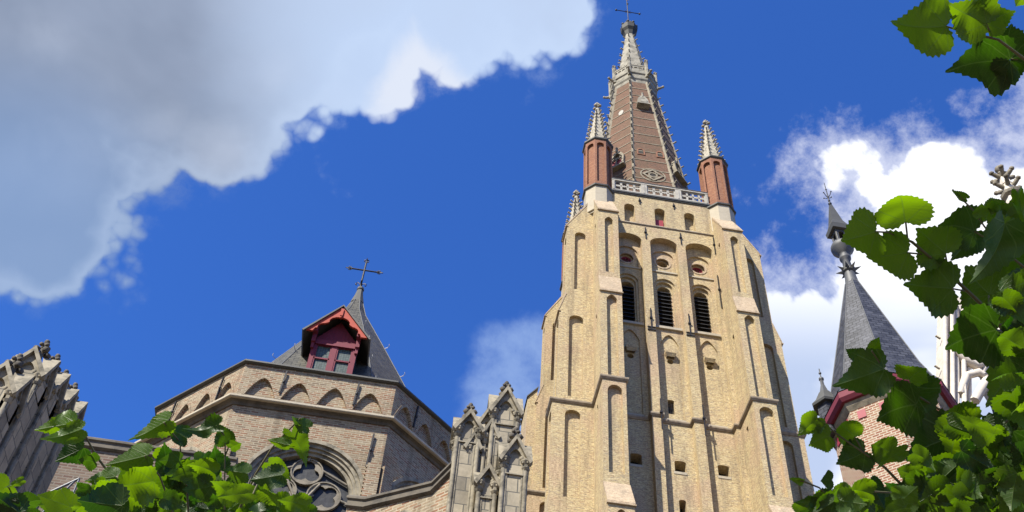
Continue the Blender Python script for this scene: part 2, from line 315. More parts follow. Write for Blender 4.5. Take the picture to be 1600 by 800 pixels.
# ------------------------------------------------------------------ mesh helpers
class MB:
    def __init__(s): s.v = []; s.f = []; s.sm = []
    def add(s, pts, faces, smooth=False):
        o = len(s.v); s.v += [Vector(p) for p in pts]
        for f in faces: s.f.append([i + o for i in f]); s.sm.append(smooth)
        return s
    def quad(s, *p): return s.add(p, [range(len(p))])
    def box(s, a, b):
        x0, y0, z0 = a; x1, y1, z1 = b
        return s.add([(x0, y0, z0), (x1, y0, z0), (x1, y1, z0), (x0, y1, z0), (x0, y0, z1), (x1, y0, z1), (x1, y1, z1), (x0, y1, z1)],
                     [(0, 3, 2, 1), (4, 5, 6, 7), (0, 1, 5, 4), (1, 2, 6, 5), (2, 3, 7, 6), (3, 0, 4, 7)])
    def fbox(s, fr, a, b):
        m = MB(); m.box(a, b); s.add([fr(*p) for p in m.v], m.f); return s
    def loft(s, rings, cap0=True, cap1=True, smooth=False, closed=True):
        n = len(rings[0]); pts = [p for r in rings for p in r]; fs = []
        for k in range(len(rings) - 1):
            for i in range(n if closed else n - 1):
                j = (i + 1) % n; fs.append((k * n + i, k * n + j, (k + 1) * n + j, (k + 1) * n + i))
        s.add(pts, fs, smooth)
        if cap0: s.add(rings[0], [list(range(n))[::-1]])
        if cap1: s.add(rings[-1], [list(range(n))])
        return s
    def ngon(s, c, prof, n=8, rot=None, cap0=True, cap1=True, smooth=False, lean=(0, 0)):
        """prof: (z, apothem); regular n-gon with a flat side facing -y"""
        rot = PI / n if rot is None else rot
        rings = []
        for z, a in prof:
            R = a / math.cos(PI / n)
            rings.append([(c[0] + R * math.sin(rot + 2 * PI * i / n) + lean[0] * z, c[1] - R * math.cos(rot + 2 * PI * i / n) + lean[1] * z, z) for i in range(n)])
        return s.loft(rings, cap0, cap1, smooth)
    def tube(s, pts, r, n=6, smooth=True):
        pts = [Vector(p) for p in pts]
        rr = r if isinstance(r, (list, tuple)) else [r] * len(pts)
        up = Vector((.31, .17, .93)); rings = []
        for i, p in enumerate(pts):
            t = (pts[min(i + 1, len(pts) - 1)] - pts[max(i - 1, 0)]).normalized()
            a = t.cross(up)
            if a.length < .2: a = t.cross(Vector((1, 0, 0)))
            a.normalize(); b_ = t.cross(a)
            rings.append([p + (a * math.cos(2 * PI * k / n) + b_ * math.sin(2 * PI * k / n)) * rr[i] for k in range(n)])
        return s.loft(rings, True, True, smooth)
    def ball(s, c, r, sx=1, sy=1, sz=1, n=8, m=5):
        c = Vector(c); rings = []
        for j in range(1, m):
            ph = PI * j / m
            rings.append([c + Vector((sx * r * math.sin(ph) * math.cos(2 * PI * i / n), sy * r * math.sin(ph) * math.sin(2 * PI * i / n), -sz * r * math.cos(ph))) for i in range(n)])
        return s.loft(rings, True, True, True)
    def pieces(s):
        par = list(range(len(s.v)))
        def find(i):
            while par[i] != i: par[i] = par[par[i]]; i = par[i]
            return i
        for f in s.f:
            r = find(f[0])
            for i in f[1:]: par[find(i)] = r
        used = sorted({i for f in s.f for i in f})
        roots = {}; isl = {}
        for i in used: isl[i] = roots.setdefault(find(i), len(roots))
        k = len(roots)
        if k < 2 or k > 2500: return None
        P = np.array([tuple(s.v[i]) for i in used]); ids = np.array([isl[i] for i in used])
        lo = np.full((k, 3), np.inf); hi = np.full((k, 3), -np.inf); np.minimum.at(lo, ids, P); np.maximum.at(hi, ids, P)
        size = (hi - lo).max(axis=1); gap = np.maximum(0, np.maximum(lo[:, None] - hi[None], lo[None] - hi[:, None]))
        near = np.sqrt((gap ** 2).sum(axis=2)) <= np.maximum(.02, .5 * np.maximum(size[:, None], size[None]))
        q = list(range(k))
        def f2(i):
            while q[i] != i: q[i] = q[q[i]]; i = q[i]
            return i
        for a, b_ in zip(*np.nonzero(np.triu(near, 1))): q[f2(int(a))] = f2(int(b_))
        grp = {}
        for fi, f in enumerate(s.f): grp.setdefault(f2(isl[f[0]]), []).append(fi)
        return list(grp.values()) if len(grp) > 1 else None
    def build(s, name, material, parent=None, loc=None):
        gs = s.pieces()
        if not gs: return s.build1(name, material, parent, loc)
        cy = lambda g: sum(s.v[s.f[i][0]].y for i in g) / len(g)
        gs.sort(key=cy); out = []
        lots = gs if len(gs) <= 100 else gs[:99] + [[i for g in gs[99:] for i in g]]
        for n_, g in enumerate(lots):
            m = MB(); mp = {}
            for i in g:
                ff = []
                for v in s.f[i]:
                    if v not in mp: mp[v] = len(m.v); m.v.append(s.v[v])
                    ff.append(mp[v])
                m.f.append(ff); m.sm.append(s.sm[i])
            o = m.build1(name, material, parent, loc); out.append(o)
            if len(gs) > 100 and n_ == 99: o['kind'] = 'stuff'
        return out[0]
    def build1(s, name, material, parent=None, loc=None):
        me = bpy.data.meshes.new(name); me.from_pydata([tuple(v) for v in s.v], [], [list(f) for f in s.f]); me.validate(clean_customdata=False)
        if len(me.polygons) == len(s.sm): me.polygons.foreach_set('use_smooth', s.sm)
        uvl = me.uv_layers.new(name='UVMap')
        for p in me.polygons:
            n = p.normal
            if abs(n.z) > .96: t = Vector((1, 0, 0)); b_ = Vector((0, 1, 0))
            else:
                t = Vector((0, 0, 1)).cross(n).normalized(); b_ = n.cross(t)
                # faces of an octagon share the same origin, so keep the courses level
            for li in p.loop_indices:
                co = me.vertices[me.loops[li].vertex_index].co
                uvl.data[li].uv = (co.dot(t), co.dot(b_))
        me.materials.append(material)
        o = bpy.data.objects.new(name, me); col.objects.link(o)
        if parent is not None: o.parent = parent
        if loc: o.location = loc
        return o
def empty(name, loc=(0, 0, 0), label=None, cat=None, group=None, parent=None):
    o = bpy.data.objects.new(name, None); col.objects.link(o); o.location = loc; o.empty_display_size = .3
    if parent: o.parent = parent
    if label: tag(o, label, cat, group)
    return o
def tag(o, label=None, cat=None, group=None, kind=None):
    if label: o['label'] = label
    if cat: o['category'] = cat
    if group: o['group'] = group
    if kind: o['kind'] = kind
    return o
def dup(o, parent, rotz=0, loc=None):
    c = o.copy(); col.objects.link(c); c.parent = parent
    c.rotation_euler = (0, 0, o.rotation_euler.z + rotz)
    if loc is not None: c.location = loc
    for ch in o.children:
        k = ch.copy(); col.objects.link(k); k.parent = c
    return c
def frame(o, u, n, w=(0, 0, 1)):
    o = Vector(o); u = Vector(u).normalized(); n = Vector(n).normalized(); w = Vector(w)
    return lambda a, b, c: o + u * a + w * b + n * c      # a along, b up, c outwards
def rect(x0, x1, z0, z1): return [(x0, z0), (x1, z0), (x1, z1), (x0, z1)]
def arch(xc, hw, z0, zt, kind='round', n=10, rise=None):
    """opening with its top at zt"""
    pts = [(xc - hw, z0), (xc + hw, z0)]
    if kind == 'round':
        h = rise or hw; zs = zt - h
        for i in range(n + 1):
            a = PI * i / n; pts.append((xc + hw * math.cos(a), zs + h * math.sin(a)))
    elif kind == 'pointed':
        h = rise or hw * 1.45; zs = zt - h
        for i in range(n + 1):
            t = i / n; a = t * 2 - 1                       # right to left
            k = 1 - abs(a)                                 # 0 at spring, 1 at apex
            zz = h * math.sin(k * PI / 2) ** .85 if k < 1 else h
            pts.append((xc - hw * a, zs + h * (1 - (1 - k) ** 1.75)))
    return pts
def circle(xc, zc, r, n=20): return [(xc + r * math.cos(2 * PI * i / n), zc + r * math.sin(2 * PI * i / n)) for i in range(n)]
def foil(xc, zc, r, lobes=4, n=8, rot=PI / 4):
    """cusped opening: lobes round a centre, meeting in points"""
    pts = []; c, q = (.50, .43) if lobes == 4 else (.46, .49)
    mid = c * math.cos(PI / lobes); hh = math.sqrt(max(1e-6, q * q - (c * math.sin(PI / lobes)) ** 2)); rc = mid + hh
    half_ = math.atan2(rc * math.sin(PI / lobes), rc * math.cos(PI / lobes) - c)
    for k in range(lobes):
        a0 = rot + 2 * PI * k / lobes; cxx = xc + c * r * math.cos(a0); czz = zc + c * r * math.sin(a0)
        for i in range(n):
            a = a0 - half_ * .97 + 2 * half_ * .97 * i / (n - 1); pts.append((cxx + q * r * math.cos(a), czz + q * r * math.sin(a)))
    return pts
def plate(mb, fr, outer, holes=(), c=0.0, depth=.1, sides=True, hdepth=None):
    loops = [[Vector((p[0], p[1], 0)) for p in outer]] + [[Vector((p[0], p[1], 0)) for p in h] for h in holes]
    flat = [p for l in loops for p in l]
    tris = geometry.tessellate_polygon(loops)
    fs = []
    for t in tris:
        a, b_, c_ = [flat[i] for i in t]
        ar = (b_ - a).cross(c_ - a).z
        if abs(ar) < 1e-9: continue
        fs.append(tuple(t) if ar > 0 else tuple(reversed(t)))
    # make the front face look along +n: local (a,b) with n = u x w reversed is handled by checking
    P = [fr(p.x, p.y, c) for p in flat]
    n_ = fr(0, 0, 1) - fr(0, 0, 0)
    q = (fr(1, 0, 0) - fr(0, 0, 0)).cross(fr(0, 1, 0) - fr(0, 0, 0))
    if q.dot(n_) < 0: fs = [f[::-1] for f in fs]
    mb.add(P, fs)
    for li, l in enumerate(loops):
        if li == 0 and not sides: continue
        d = depth if (li == 0 or hdepth is None) else hdepth
        k = len(l); pts = [fr(p.x, p.y, c) for p in l] + [fr(p.x, p.y, c - d) for p in l]
        mb.add(pts, [(i, (i + 1) % k, k + (i + 1) % k, k + i) if (li == 0) ^ True else (i, k + i, k + (i + 1) % k, (i + 1) % k) for i in range(k)])
def ringband(mb, fr, o, i, c, depth):
    plate(mb, fr, o, [i], c, depth)
def sweep(mb, path, prof, closed=True):
    """path: plan points (x, y[, z]); outward side is on the right of travel; prof: (out, dz) polygon"""
    n = len(path); P = [Vector((p[0], p[1])) for p in path]; zz = [p[2] if len(p) > 2 else 0 for p in path]
    rings = []
    for i in range(n):
        if closed or 0 < i < n - 1:
            a = (P[i] - P[i - 1]).normalized(); b_ = (P[(i + 1) % n] - P[i]).normalized()
        elif i == 0: a = b_ = (P[1] - P[0]).normalized()
        else: a = b_ = (P[-1] - P[-2]).normalized()
        na = Vector((a.y, -a.x)); nb = Vector((b_.y, -b_.x)); m = na + nb
        if m.length < .01: m = na
        else: m = m / (1 + na.dot(nb))
        rings.append([(P[i].x + m.x * o, P[i].y + m.y * o, zz[i] + dz) for o, dz in prof])
    k = len(prof)
    pts = [p for r in rings for p in r]; fs = []
    for i in range(n if closed else n - 1):
        j = (i + 1) % n
        for q in range(k):
            w_ = (q + 1) % k; fs.append((i * k + q, j * k + q, j * k + w_, i * k + w_))
    mb.add(pts, fs)
    if not closed:
        mb.add(rings[0], [list(range(k))]); mb.add(rings[-1], [list(range(k))[::-1]])
def crocket(mb, p, out, s):
    p = Vector(p); o = Vector(out).normalized(); up = Vector((0, 0, 1))
    mb.tube([p - up * s * .2, p + o * s * .42 + up * s * .0, p + o * s * .74 + up * s * .2], [s * .27, s * .24, s * .2], 5)
    mb.ball(p + o * s * .82 + up * s * .3, s * .29, 1, 1, .75, 6, 4); mb.ball(p + o * s * .5 + up * s * .22, s * .2, 1, 1, .8, 5, 4)
def finial(mb, p, s):
    """stem with a four-armed leafy knob"""
    p = Vector(p)
    mb.tube([p, p + Vector((0, 0, s * 1.5))], [s * .22, s * .13], 6)
    for zq, q in ((.62, 1.0), (1.18, .62)):
        for k in range(4):
            a = PI / 4 + k * PI / 2
            d = Vector((math.cos(a), math.sin(a), 0))
            mb.ball(p + d * s * .42 * q + Vector((0, 0, s * zq)), s * .27 * q, 1, 1, .8, 6, 4)
    mb.ball(p + Vector((0, 0, s * 1.55)), s * .2, 1, 1, 1, 6, 4)
def anchor_geo(mb, fr, x, z0, z1, c=.05, cross=True):
    mb.fbox(fr, (x - .035, z0, c - .04), (x + .035, z1, c + .02))
    if cross:
        zm = z0 * .45 + z1 * .55
        mb.fbox(fr, (x - .1, zm - .07, c - .045), (x + .1, zm + .05, c + .075))

# ------------------------------------------------------------------ ground
g = MB(); g.add([(-600, -300, 0), (900, -300, 0), (900, 1200, 0), (-600, 1200, 0)], [(0, 1, 2, 3)])
tag(g.build('ground', M['ground']), 'grey cobbled ground around the church, below the picture', kind='structure')

# ================================================================== MAIN TOWER
TX, TY = 16.05, 56.55; H = 5.55
tower = empty('church_tower', (TX, TY, 0), 'tall cream brick church tower with buttresses, black louvres and a brick spire', 'church tower')
frF = frame((0, -H, 0), (1, 0, 0), (0, -1, 0))        # front wall: a = x, b = z, c = outwards
BAYS = [(-2.83, 1.07), (-.05, 1.06), (2.72, 1.06)]
def wall_mesh():
    mb = MB()
    holes = [arch(xc, hw, 2, 67.3, 'round', 14, .72) for xc, hw in BAYS]
    nich = [(-2.6, .43), (-.15, .43), (2.25, .43)]
    holes += [arch(x, w, 68.72, 71.05, 'round', 8, .38) for x, w in nich]
    plate(mb, frF, rect(-H, H, 0, 72.4), holes, 0, .55, sides=False)
    # second layer
    h1 = []; deep = []
    for i, (xc, hw) in enumerate(BAYS):
        h1.append(arch(xc, .86, 63.98, 66.35, 'round', 12, .8))
        h1.append(arch(xc, .78, 57.85, 63.15, 'round', 12))
        h1.append(arch(xc, .66, 49.3, 57.15, 'pointed', 12))
    holesq = [(-2.83 + .05, 45.55), (-.0 + .03, 45.45), (2.8, 45.6)]
    d1 = [arch(x, .37, z - .42, z + .45, 'round', 8, .12) for x, z in holesq] + [arch(-.02, .22, 41.6, 42.9, 'round', 6, .1)]
    plate(mb, frF, rect(-4.1, 4.1, .5, 72.0), h1 + d1, -.55, .14, sides=False)
    h2 = []
    for xc, hw in BAYS:
        h2.append(circle(xc, 65.1, .62)); h2.append(arch(xc, .63, 58.0, 62.92, 'round', 12))
    d2 = [arch(-.22, .22, 49.85, 51.1, 'round', 6, .08)]
    grate = [circle(b[0], 54.66, .23, 12) for b in BAYS]
    plate(mb, frF, rect(-4.1, 4.1, .5, 68.0), h2 + d1 + d2 + grate, -.69, .2, sides=False)
    h3 = []
    for xc, hw in BAYS:
        h3.append(circle(xc, 65.1, .42)); h3.append(arch(xc, .51, 58.15, 62.6, 'round', 12))
    plate(mb, frF, rect(-4.1, 4.1, .5, 68.0), h3 + d1 + d2 + grate, -.89, .5, sides=False)
    # corbelled hoods over the pipes, sills, raised rings
    for xc, hw in BAYS:
        f = lambda a, b, c: frF(a + xc, b, c)
        mb.add([f(-.38, 55.45, -.68), f(.38, 55.45, -.68), f(.38, 55.38, -.30), f(-.38, 55.38, -.30), f(-.38, 55.2, -.30), f(.38, 55.2, -.30), f(.27, 54.93, -.45), f(-.27, 54.93, -.45),
                f(-.27, 54.93, -.68), f(.27, 54.93, -.68), f(-.38, 55.2, -.68), f(.38, 55.2, -.68)],
               [(0, 1, 2, 3), (3, 2, 5, 4), (4, 5, 6, 7), (0, 3, 4, 10), (1, 11, 5, 2), (10, 4, 7, 8), (11, 9, 6, 5)])
    return mb
wall0 = wall_mesh().build('tower_wall', M['cream'], tower)
# dark voids behind the openings, louvres, sills, shutters, rings: children of the wall
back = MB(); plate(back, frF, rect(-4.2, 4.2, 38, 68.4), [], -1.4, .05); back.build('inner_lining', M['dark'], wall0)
lv = MB()
for xc, hw in BAYS:
    z = 58.28
    while z < 62.2:
        lv.add([frF(xc - .5, z, -.80), frF(xc + .5, z, -.80), frF(xc + .5, z + .30, -1.2), frF(xc - .5, z + .30, -1.2), frF(xc - .5, z + .06, -.80), frF(xc + .5, z + .06, -.80), frF(xc + .5, z + .36, -1.2), frF(xc - .5, z + .36, -1.2)],
               [(0, 1, 5, 4), (4, 5, 6, 7), (0, 3, 2, 1), (0, 4, 7, 3), (1, 2, 6, 5)])
        z += .40
lv.build('louvre', M['louvre'], wall0)
sl_ = MB()
for xc, hw in BAYS:
    sl_.fbox(frF, (xc - .98, 57.62, -.56), (xc + .98, 57.84, -.38)); sl_.fbox(frF, (xc - 1.04, 63.78, -.56), (xc + 1.04, 63.92, -.46))
    sl_.fbox(frF, (xc - .68, 49.12, -.68), (xc + .68, 49.28, -.5))
for x, w in ((-2.6, .43), (-.15, .43), (2.25, .43)): sl_.fbox(frF, (x - .45, 68.62, -.5), (x + .45, 68.71, .05))
for x, z in ((-2.78, 45.55), (-.0, 45.45), (2.8, 45.6)): sl_.fbox(frF, (x - .42, z - .62, -.57), (x + .42, z - .43, -.52))
sl_.build('sill', M['stone_cream'], wall0)
rg = MB()
for xc, hw in BAYS:
    ringband(rg, frF, circle(xc, 65.1, .66, 24), circle(xc, 65.1, .52, 24), -.65, .1)
rg.build('oculus_ring', M['pinkslope'], wall0)
oc = MB()
for k in (0, 2):
    xc = BAYS[k][0]; ringband(oc, frF, circle(xc, 65.1, .44, 20), circle(xc, 65.1, .34, 20), -.95, .08)
    for q in (-.22, 0, .22): oc.fbox(frF, (xc + q - .015, 64.72, -1.0), (xc + q + .015, 65.48, -.97)); oc.fbox(frF, (xc - .38, 65.1 + q - .015, -1.0), (xc + .38, 65.1 + q + .015, -.965))
oc.build('oculus_frame', M['shutter'], wall0)
sh = MB(); sh.fbox(frF, (-.5, 68.6, -.5), (.2, 70.1, -.44)); sh.build('shutter', M['shutter'], wall0)
gr_ = MB()
for q in range(4): gr_.fbox(frF, (-.40 + q * .12, 49.88, -.86), (-.38 + q * .12, 51.05, -.84))
for q in range(3): gr_.fbox(frF, (-.44, 50.1 + q * .35, -.87), (0, 50.13 + q * .35, -.85))
gr_.build('window_grille', M['iron'], wall0)
an = MB()
for x, z0, z1, c in ((-1.43, 66.9, 68.25, .06), (1.34, 66.9, 68.25, .06), (3.98, 66.3, 68.3, .06), (-1.42, 56.8, 59.0, .06), (1.35, 56.8, 59.0, .06), (-1.2, 47.6, 50.2, .25), (1.6, 47.6, 50.2, .25), (-1.75, 71.2, 71.95, .05), (1.05, 71.2, 71.95, .05), (3.9, 60.2, 63.8, .05)):
    anchor_geo(an, frF, x, z0, z1, c)
for x in (-1.42, 1.35): an.fbox(frF, (x - .3, 57.05, .02), (x + .3, 57.11, .08)); an.fbox(frF, (x - .3, 56.78, .02), (x + .3, 56.84, .08))
an.build('wall_anchor', M['iron'], wall0)
for k in (1, 2, 3): dup(wall0, tower, k * PI / 2)

# pilasters get thicker shafts below the string
# buttresses ------------------------------------------------------------
STG_F = [(3.7, 0, 38.8, 2.7, 40.8), (2.7, 40.8, 48.8, 2.7, 49.0), (2.4, 49.0, 57.6, 2.0, 59.4), (2.0, 59.4, 67.2, .25, 70.6)]
STG_S = [(2.75, 0, 40.8, 2.7, 41.0), (2.7, 41.0, 48.8, 2.7, 49.0), (2.4, 49.0, 57.6, 2.0, 59.4), (2.0, 59.4, 67.2, .25, 70.6)]
def buttress(x0, x1, stages, side_big, name):
    mb = MB(); wm = MB()
    for i, (p, z0, z1, pu, z2) in enumerate(stages):
        # front face at c=p, niche
        ff = lambda a, b, c, p=p: frF(a, b, c + p)
        xc = (x0 + x1) / 2; hw = [.42, .47, .36, .31][i]
        niche = []
        if z0 > 20: niche = [arch(xc + .04, hw, z0 + (.75 if i == 1 else .55), z1 - (.35 if i == 1 else .45 if i < 3 else .9), 'round' if i == 1 else 'pointed', 10, hw * 1.1)]
        else: niche = [arch(xc, .42, 20, z1 - .5, 'pointed', 10)]
        plate(mb, ff, rect(x0, x1, z0, z1), niche, 0, .3, sides=False)
        mb.quad(ff(x0 + .1, z0 + .01, -.3), ff(x1 - .1, z0 + .01, -.3), ff(x1 - .1, z1 - .02, -.3), ff(x0 + .1, z1 - .02, -.3))
        for sx in (0, 1):
            X = x1 if sx else x0; outn = Vector((1, 0, 0)) if sx else Vector((-1, 0, 0))
            fs = frame(frF(X, 0, 0), Vector((0, -1, 0)), outn)     # a = outwards from the wall, b = z
            if side_big and z0 > 20:
                hole = [arch(p * .5 + (.0 if i < 3 else -.02), [.5, .5, .5, .42][i], z0 + .5, z1 - [.5, .45, .45, .75][i], 'round', 12, .42)]; dd = .28
            elif z0 > 20:
                zt = z1 - [.6, .8, 1.2, .6][i]; zb = zt - [1.1, 1.3, 1.3, 3.2][i]
                hole = [arch(p * .42, .17, zb, zt, 'round', 8)]; dd = .22
            else: hole = []; dd = .2
            plate(mb, fs, rect(0, p, z0, z1), hole, 0, dd, sides=False)
            mb.quad(fs(.05, z0 + .01, -dd), fs(p - .32, z0 + .01, -dd), fs(p - .32, z1 - .02, -dd), fs(.05, z1 - .02, -dd))
            # triangle beside the weathering
            if p - pu > .1: mb.add([fs(0, z1, 0), fs(p, z1, 0), fs(pu, z2, 0), fs(0, z2, 0)], [(0, 1, 2, 3)])
            elif z2 > z1: mb.add([fs(0, z1, 0), fs(p, z1, 0), fs(p, z2, 0), fs(0, z2, 0)], [(0, 1, 2, 3)])
        if p - pu > .1:      # sloping weathering with a moulded nose
            o = .07
            a = [frF(x0 - .03, z1 - .02, p + o), frF(x1 + .03, z1 - .02, p + o), frF(x1 + .03, z2 + .02, pu + .02), frF(x0 - .03, z2 + .02, pu + .02)]
            bq = [frF(x0 - .03, z1 - .16, p + o), frF(x1 + .03, z1 - .16, p + o), frF(x1 + .03, z2 - .12, pu - .08), frF(x0 - .03, z2 - .12, pu - .08)]
            wm.add(a + bq, [(0, 1, 2, 3), (4, 7, 6, 5), (0, 4, 5, 1), (1, 5, 6, 2), (2, 6, 7, 3), (3, 7, 4, 0)])
            if z1 > 20: wm.fbox(frF, (x0 - .07, z1 - .24, p - .05), (x1 + .07, z1 - .17, p + .13))
        else:
            mb.quad(frF(x0, z1, p), frF(x1, z1, p), frF(x1, z2, p), frF(x0, z2, p))
    o = mb.build('buttress', M['cream'], tower); wm.build('weathering', M['pinkslope'], o); return o
mb1 = buttress(-H, -H + 1.5, STG_F, False, 'l'); mb2 = buttress(H - 1.5, H, STG_F, False, 'r')
for o in (mb1, mb2): dup(o, tower, PI)
ms1 = buttress(-H, -H + 1.5, STG_S, True, 'l'); ms2 = buttress(H - 1.5, H, STG_S, True, 'r')
for o in (ms1, ms2):
    dup(o, tower, PI / 2); o.rotation_euler.z = -PI / 2
# string course that wraps wall, pilasters and buttresses
def outline(pf, ps, rec):
    side = lambda p: [(-H, -H), (-H, -H - p), (-H + 1.5, -H - p), (-H + 1.5, -H)]
    base = []
    for k in range(4):
        p = pf if k % 2 == 0 else ps
        pts = [(-H, -H), (-H, -H - p), (-H + 1.5, -H - p), (-H + 1.5, -H)]
        if rec:
            for xc, hw in BAYS: pts += [(xc - hw, -H), (xc - hw, -H + .55), (xc + hw, -H + .55), (xc + hw, -H)]
        pts += [(H - 1.5, -H), (H - 1.5, -H - p), (H, -H - p)]
        pts += []
        for x, y in pts:
            a = k * PI / 2; base.append((x * math.cos(a) - y * math.sin(a), x * math.sin(a) + y * math.cos(a)))
        # corner to the next side is shared
    out = [base[0]]
    for p in base[1:]:
        if (Vector(p) - Vector(out[-1])).length > 1e-4: out.append(p)
    if (Vector(out[0]) - Vector(out[-1])).length < 1e-4: out.pop()
    return out
st = MB(); path = [(x, y, 48.85) for x, y in outline(2.7, 2.7, True)]
sweep(st, path, [(0, -.02), (.06, -.02), (.08, .02), (.15, .10), (.17, .2), (.13, .26), (.02, .34), (0, .34)])
st.build('string_course', M['stone_mould'], tower)
# upper thin string and dark cornice under the balustrade
s2 = MB()
sweep(s2, [(x, y, 68.5) for x, y in ((-4.04, -H), (4.04, -H))], [(0, 0), (.05, 0), (.09, .06), (.09, .1), (0, .16)], closed=False)
for k in range(1, 4): pass
so = s2.build('upper_string', M['stone_mould'], tower)
for k in (1, 2, 3): dup(so, tower, k * PI / 2)
cn = MB(); cn.box((-H - .14, -H - .14, 72.36), (H + .14, H + .14, 72.52)); cn.box((-H - .08, -H - .08, 72.24), (H + .08, H + .08, 72.358))
cn.build('cornice', M['lead'], tower)
# balustrade between the corner turrets
def balustrade():
    mb = MB(); fb = frame((0, -H - .02, 0), (1, 0, 0), (0, -1, 0))
    z0, z1 = 72.53, 73.98; posts = [(-3.98, -3.75), (-1.6, -1.1), (1.25, 1.75), (3.75, 3.98)]
    for a, b_ in posts:
        mb.fbox(fb, (a, z0, -.12), (b_, z1, .1)); mb.fbox(fb, ((a + b_) / 2 - .06, z0 + .1, .1), ((a + b_) / 2 + .06, z1 - .25, .13))
    mb.fbox(fb, (-3.98, z0, -.11), (3.98, z0 + .17, .08)); mb.fbox(fb, (-3.99, z1 - .16, -.13), (3.99, z1 + .0, .12))
    za, zb = z0 + .17, z1 - .16
    for (a0, a1) in ((-3.75, -1.6), (-1.1, 1.25), (1.75, 3.75)):
        n = round((a1 - a0) / .56); w = (a1 - a0) / n; h = (zb - za) / 2; holes = []
        for i in range(n):
            for j in range(2):
                xc = a0 + (i + .5) * w; zc = za + (j + .5) * h
                holes.append(foil(xc, zc, min(w, h) * .47, 4, 6, PI / 4))
        for i in range(1, n):
            xc = a0 + i * w; zc = za + h; d = .10
            holes.append([(xc - d, zc), (xc, zc - d), (xc + d, zc), (xc, zc + d)])
        plate(mb, fb, rect(a0, a1, za, zb), holes, .0, .09, sides=False)
        plate(mb, fb, rect(a0, a1, za, zb), holes, -.09, .001, sides=False)
    return mb
bal = balustrade().build('balustrade', M['stone_white'], tower)
cap = MB(); fb = frame((0, -H - .02, 0), (1, 0, 0), (0, -1, 0)); cap.fbox(fb, (-4.0, 73.982, -.16), (4.0, 74.05, .15)); cap.build('coping', M['lead'], bal)
for k in (1, 2, 3): dup(bal, tower, k * PI / 2)
# corner turrets ---------------------------------------------------------
def turret():
    t = MB(); A = 1.13
    for k in range(8):
        an_ = -PI / 2 + k * PI / 4; n = Vector((math.cos(an_), math.sin(an_), 0)); u = Vector((-n.y, n.x, 0))
        f = frame(n * A, u, n); s = A * math.tan(PI / 8)
        plate(t, f, rect(-s, s, 72.3, 78.7), [arch(0, s * .66, 72.7, 78.25, 'round', 8)], 0, .2, sides=False)
    t.ngon((0, 0), [(72.25, A - .202), (78.7, A - .202)])
    to = t.build('corner_turret', M['redbrick'], tower)
    b_ = MB(); b_.ngon((0, 0), [(68.3, .5), (68.5, .5), (68.5, .66), (68.7, .66), (68.7, .82), (68.9, .82), (68.9, .98), (69.1, .98), (69.1, 1.1), (72.0, 1.1), (72.05, 1.12)]); b_.build('turret_base', M['stone_cream'], to)
    m = MB(); m.ngon((0, 0), [(72.03, 1.12), (72.08, 1.24), (72.2, 1.26), (72.28, 1.16)]); m.ngon((0, 0), [(78.62, 1.14), (78.72, 1.25), (78.86, 1.26), (79.0, 1.0)]); m.build('lead_mould', M['lead'], to)
    p = MB(); prof = [(78.95, .95), (79.4, .84), (84.6, .22), (85.3, .15)]; p.ngon((0, 0), prof)
    for k in range(8):
        a = PI / 8 + k * PI / 4
        for q in range(8):
            z = 79.5 + q * .66; rr = (.84 - (z - 79.4) * .119) * 1.04
            crocket(p, (rr * math.cos(a), rr * math.sin(a), z), (math.cos(a), math.sin(a), 0), .33)
    finial(p, (0, 0, 85.1), .66)
    p.build('pinnacle', M['stone_pin'], to); return to
tu = turret(); tu.location = (-H + .55, -H + .55, 0)
for sx, sy in ((1, -1), (1, 1), (-1, 1)): dup(tu, tower, 0, (sx * (H - .55), sy * (H - .55), 0))
# stair turret against the rear left buttress
sm_ = MB(); sm_.add([(-8.62, 4.2, 0), (-7.9, 4.2, 0), (-7.9, 7.4, 0), (-8.62, 7.4, 0), (-8.62, 4.2, 57.9), (-7.9, 4.2, 58.9), (-7.9, 7.4, 58.9), (-8.62, 7.4, 57.9)], [(0, 1, 5, 4), (1, 2, 6, 5), (2, 3, 7, 6), (3, 0, 4, 7)])
sto = sm_.build('stair_turret', M['cream'], tower)
sr_ = MB(); sr_.add([(-8.7, 4.1, 57.85), (-7.85, 4.1, 58.97), (-7.85, 7.5, 58.97), (-8.7, 7.5, 57.85), (-8.7, 4.1, 57.98), (-7.85, 4.1, 59.1), (-7.85, 7.5, 59.1), (-8.7, 7.5, 57.98)], [(0, 1, 5, 4), (4, 5, 6, 7), (0, 3, 2, 1), (0, 4, 7, 3), (3, 7, 6, 2), (1, 2, 6, 5)]); sr_.build('roof', M['lead'], sto)
# spire ----------------------------------------------------------------
LN = (-.0065, 0)
spire = empty('spire', (0, 0, 0), parent=tower)
ZS0, AS0, ZS1, AS1 = 72.45, 4.62, 96.4, 2.02
aS = lambda z: AS0 + (AS1 - AS0) * (z - ZS0) / (ZS1 - ZS0)
LX = lambda z: LN[0] * (z - 72.45)
def spx(mb):       # lean applied afterwards
    for v in mb.v: v.x += LX(v.z) if v.z > 72.45 else 0
sb = MB(); sb.ngon((0, 0), [(ZS0, AS0), (ZS1, AS1)]); spx(sb); spo = sb.build('spire_body', M['spirebrick'], tower); spire_parent = spo
bpy.data.objects.remove(spire)
bd = MB(); zz = 73.6
while zz < 96:
    bd.ngon((0, 0), [(zz - .05, aS(zz) + .005), (zz - .05, aS(zz) + .045), (zz + .05, aS(zz) + .035), (zz + .05, aS(zz) - .02)], cap0=False, cap1=False); zz += 1.62
spx(bd); bd.build('stone_band', M['stone_band'], spo)
rb = MB(); ck = MB()
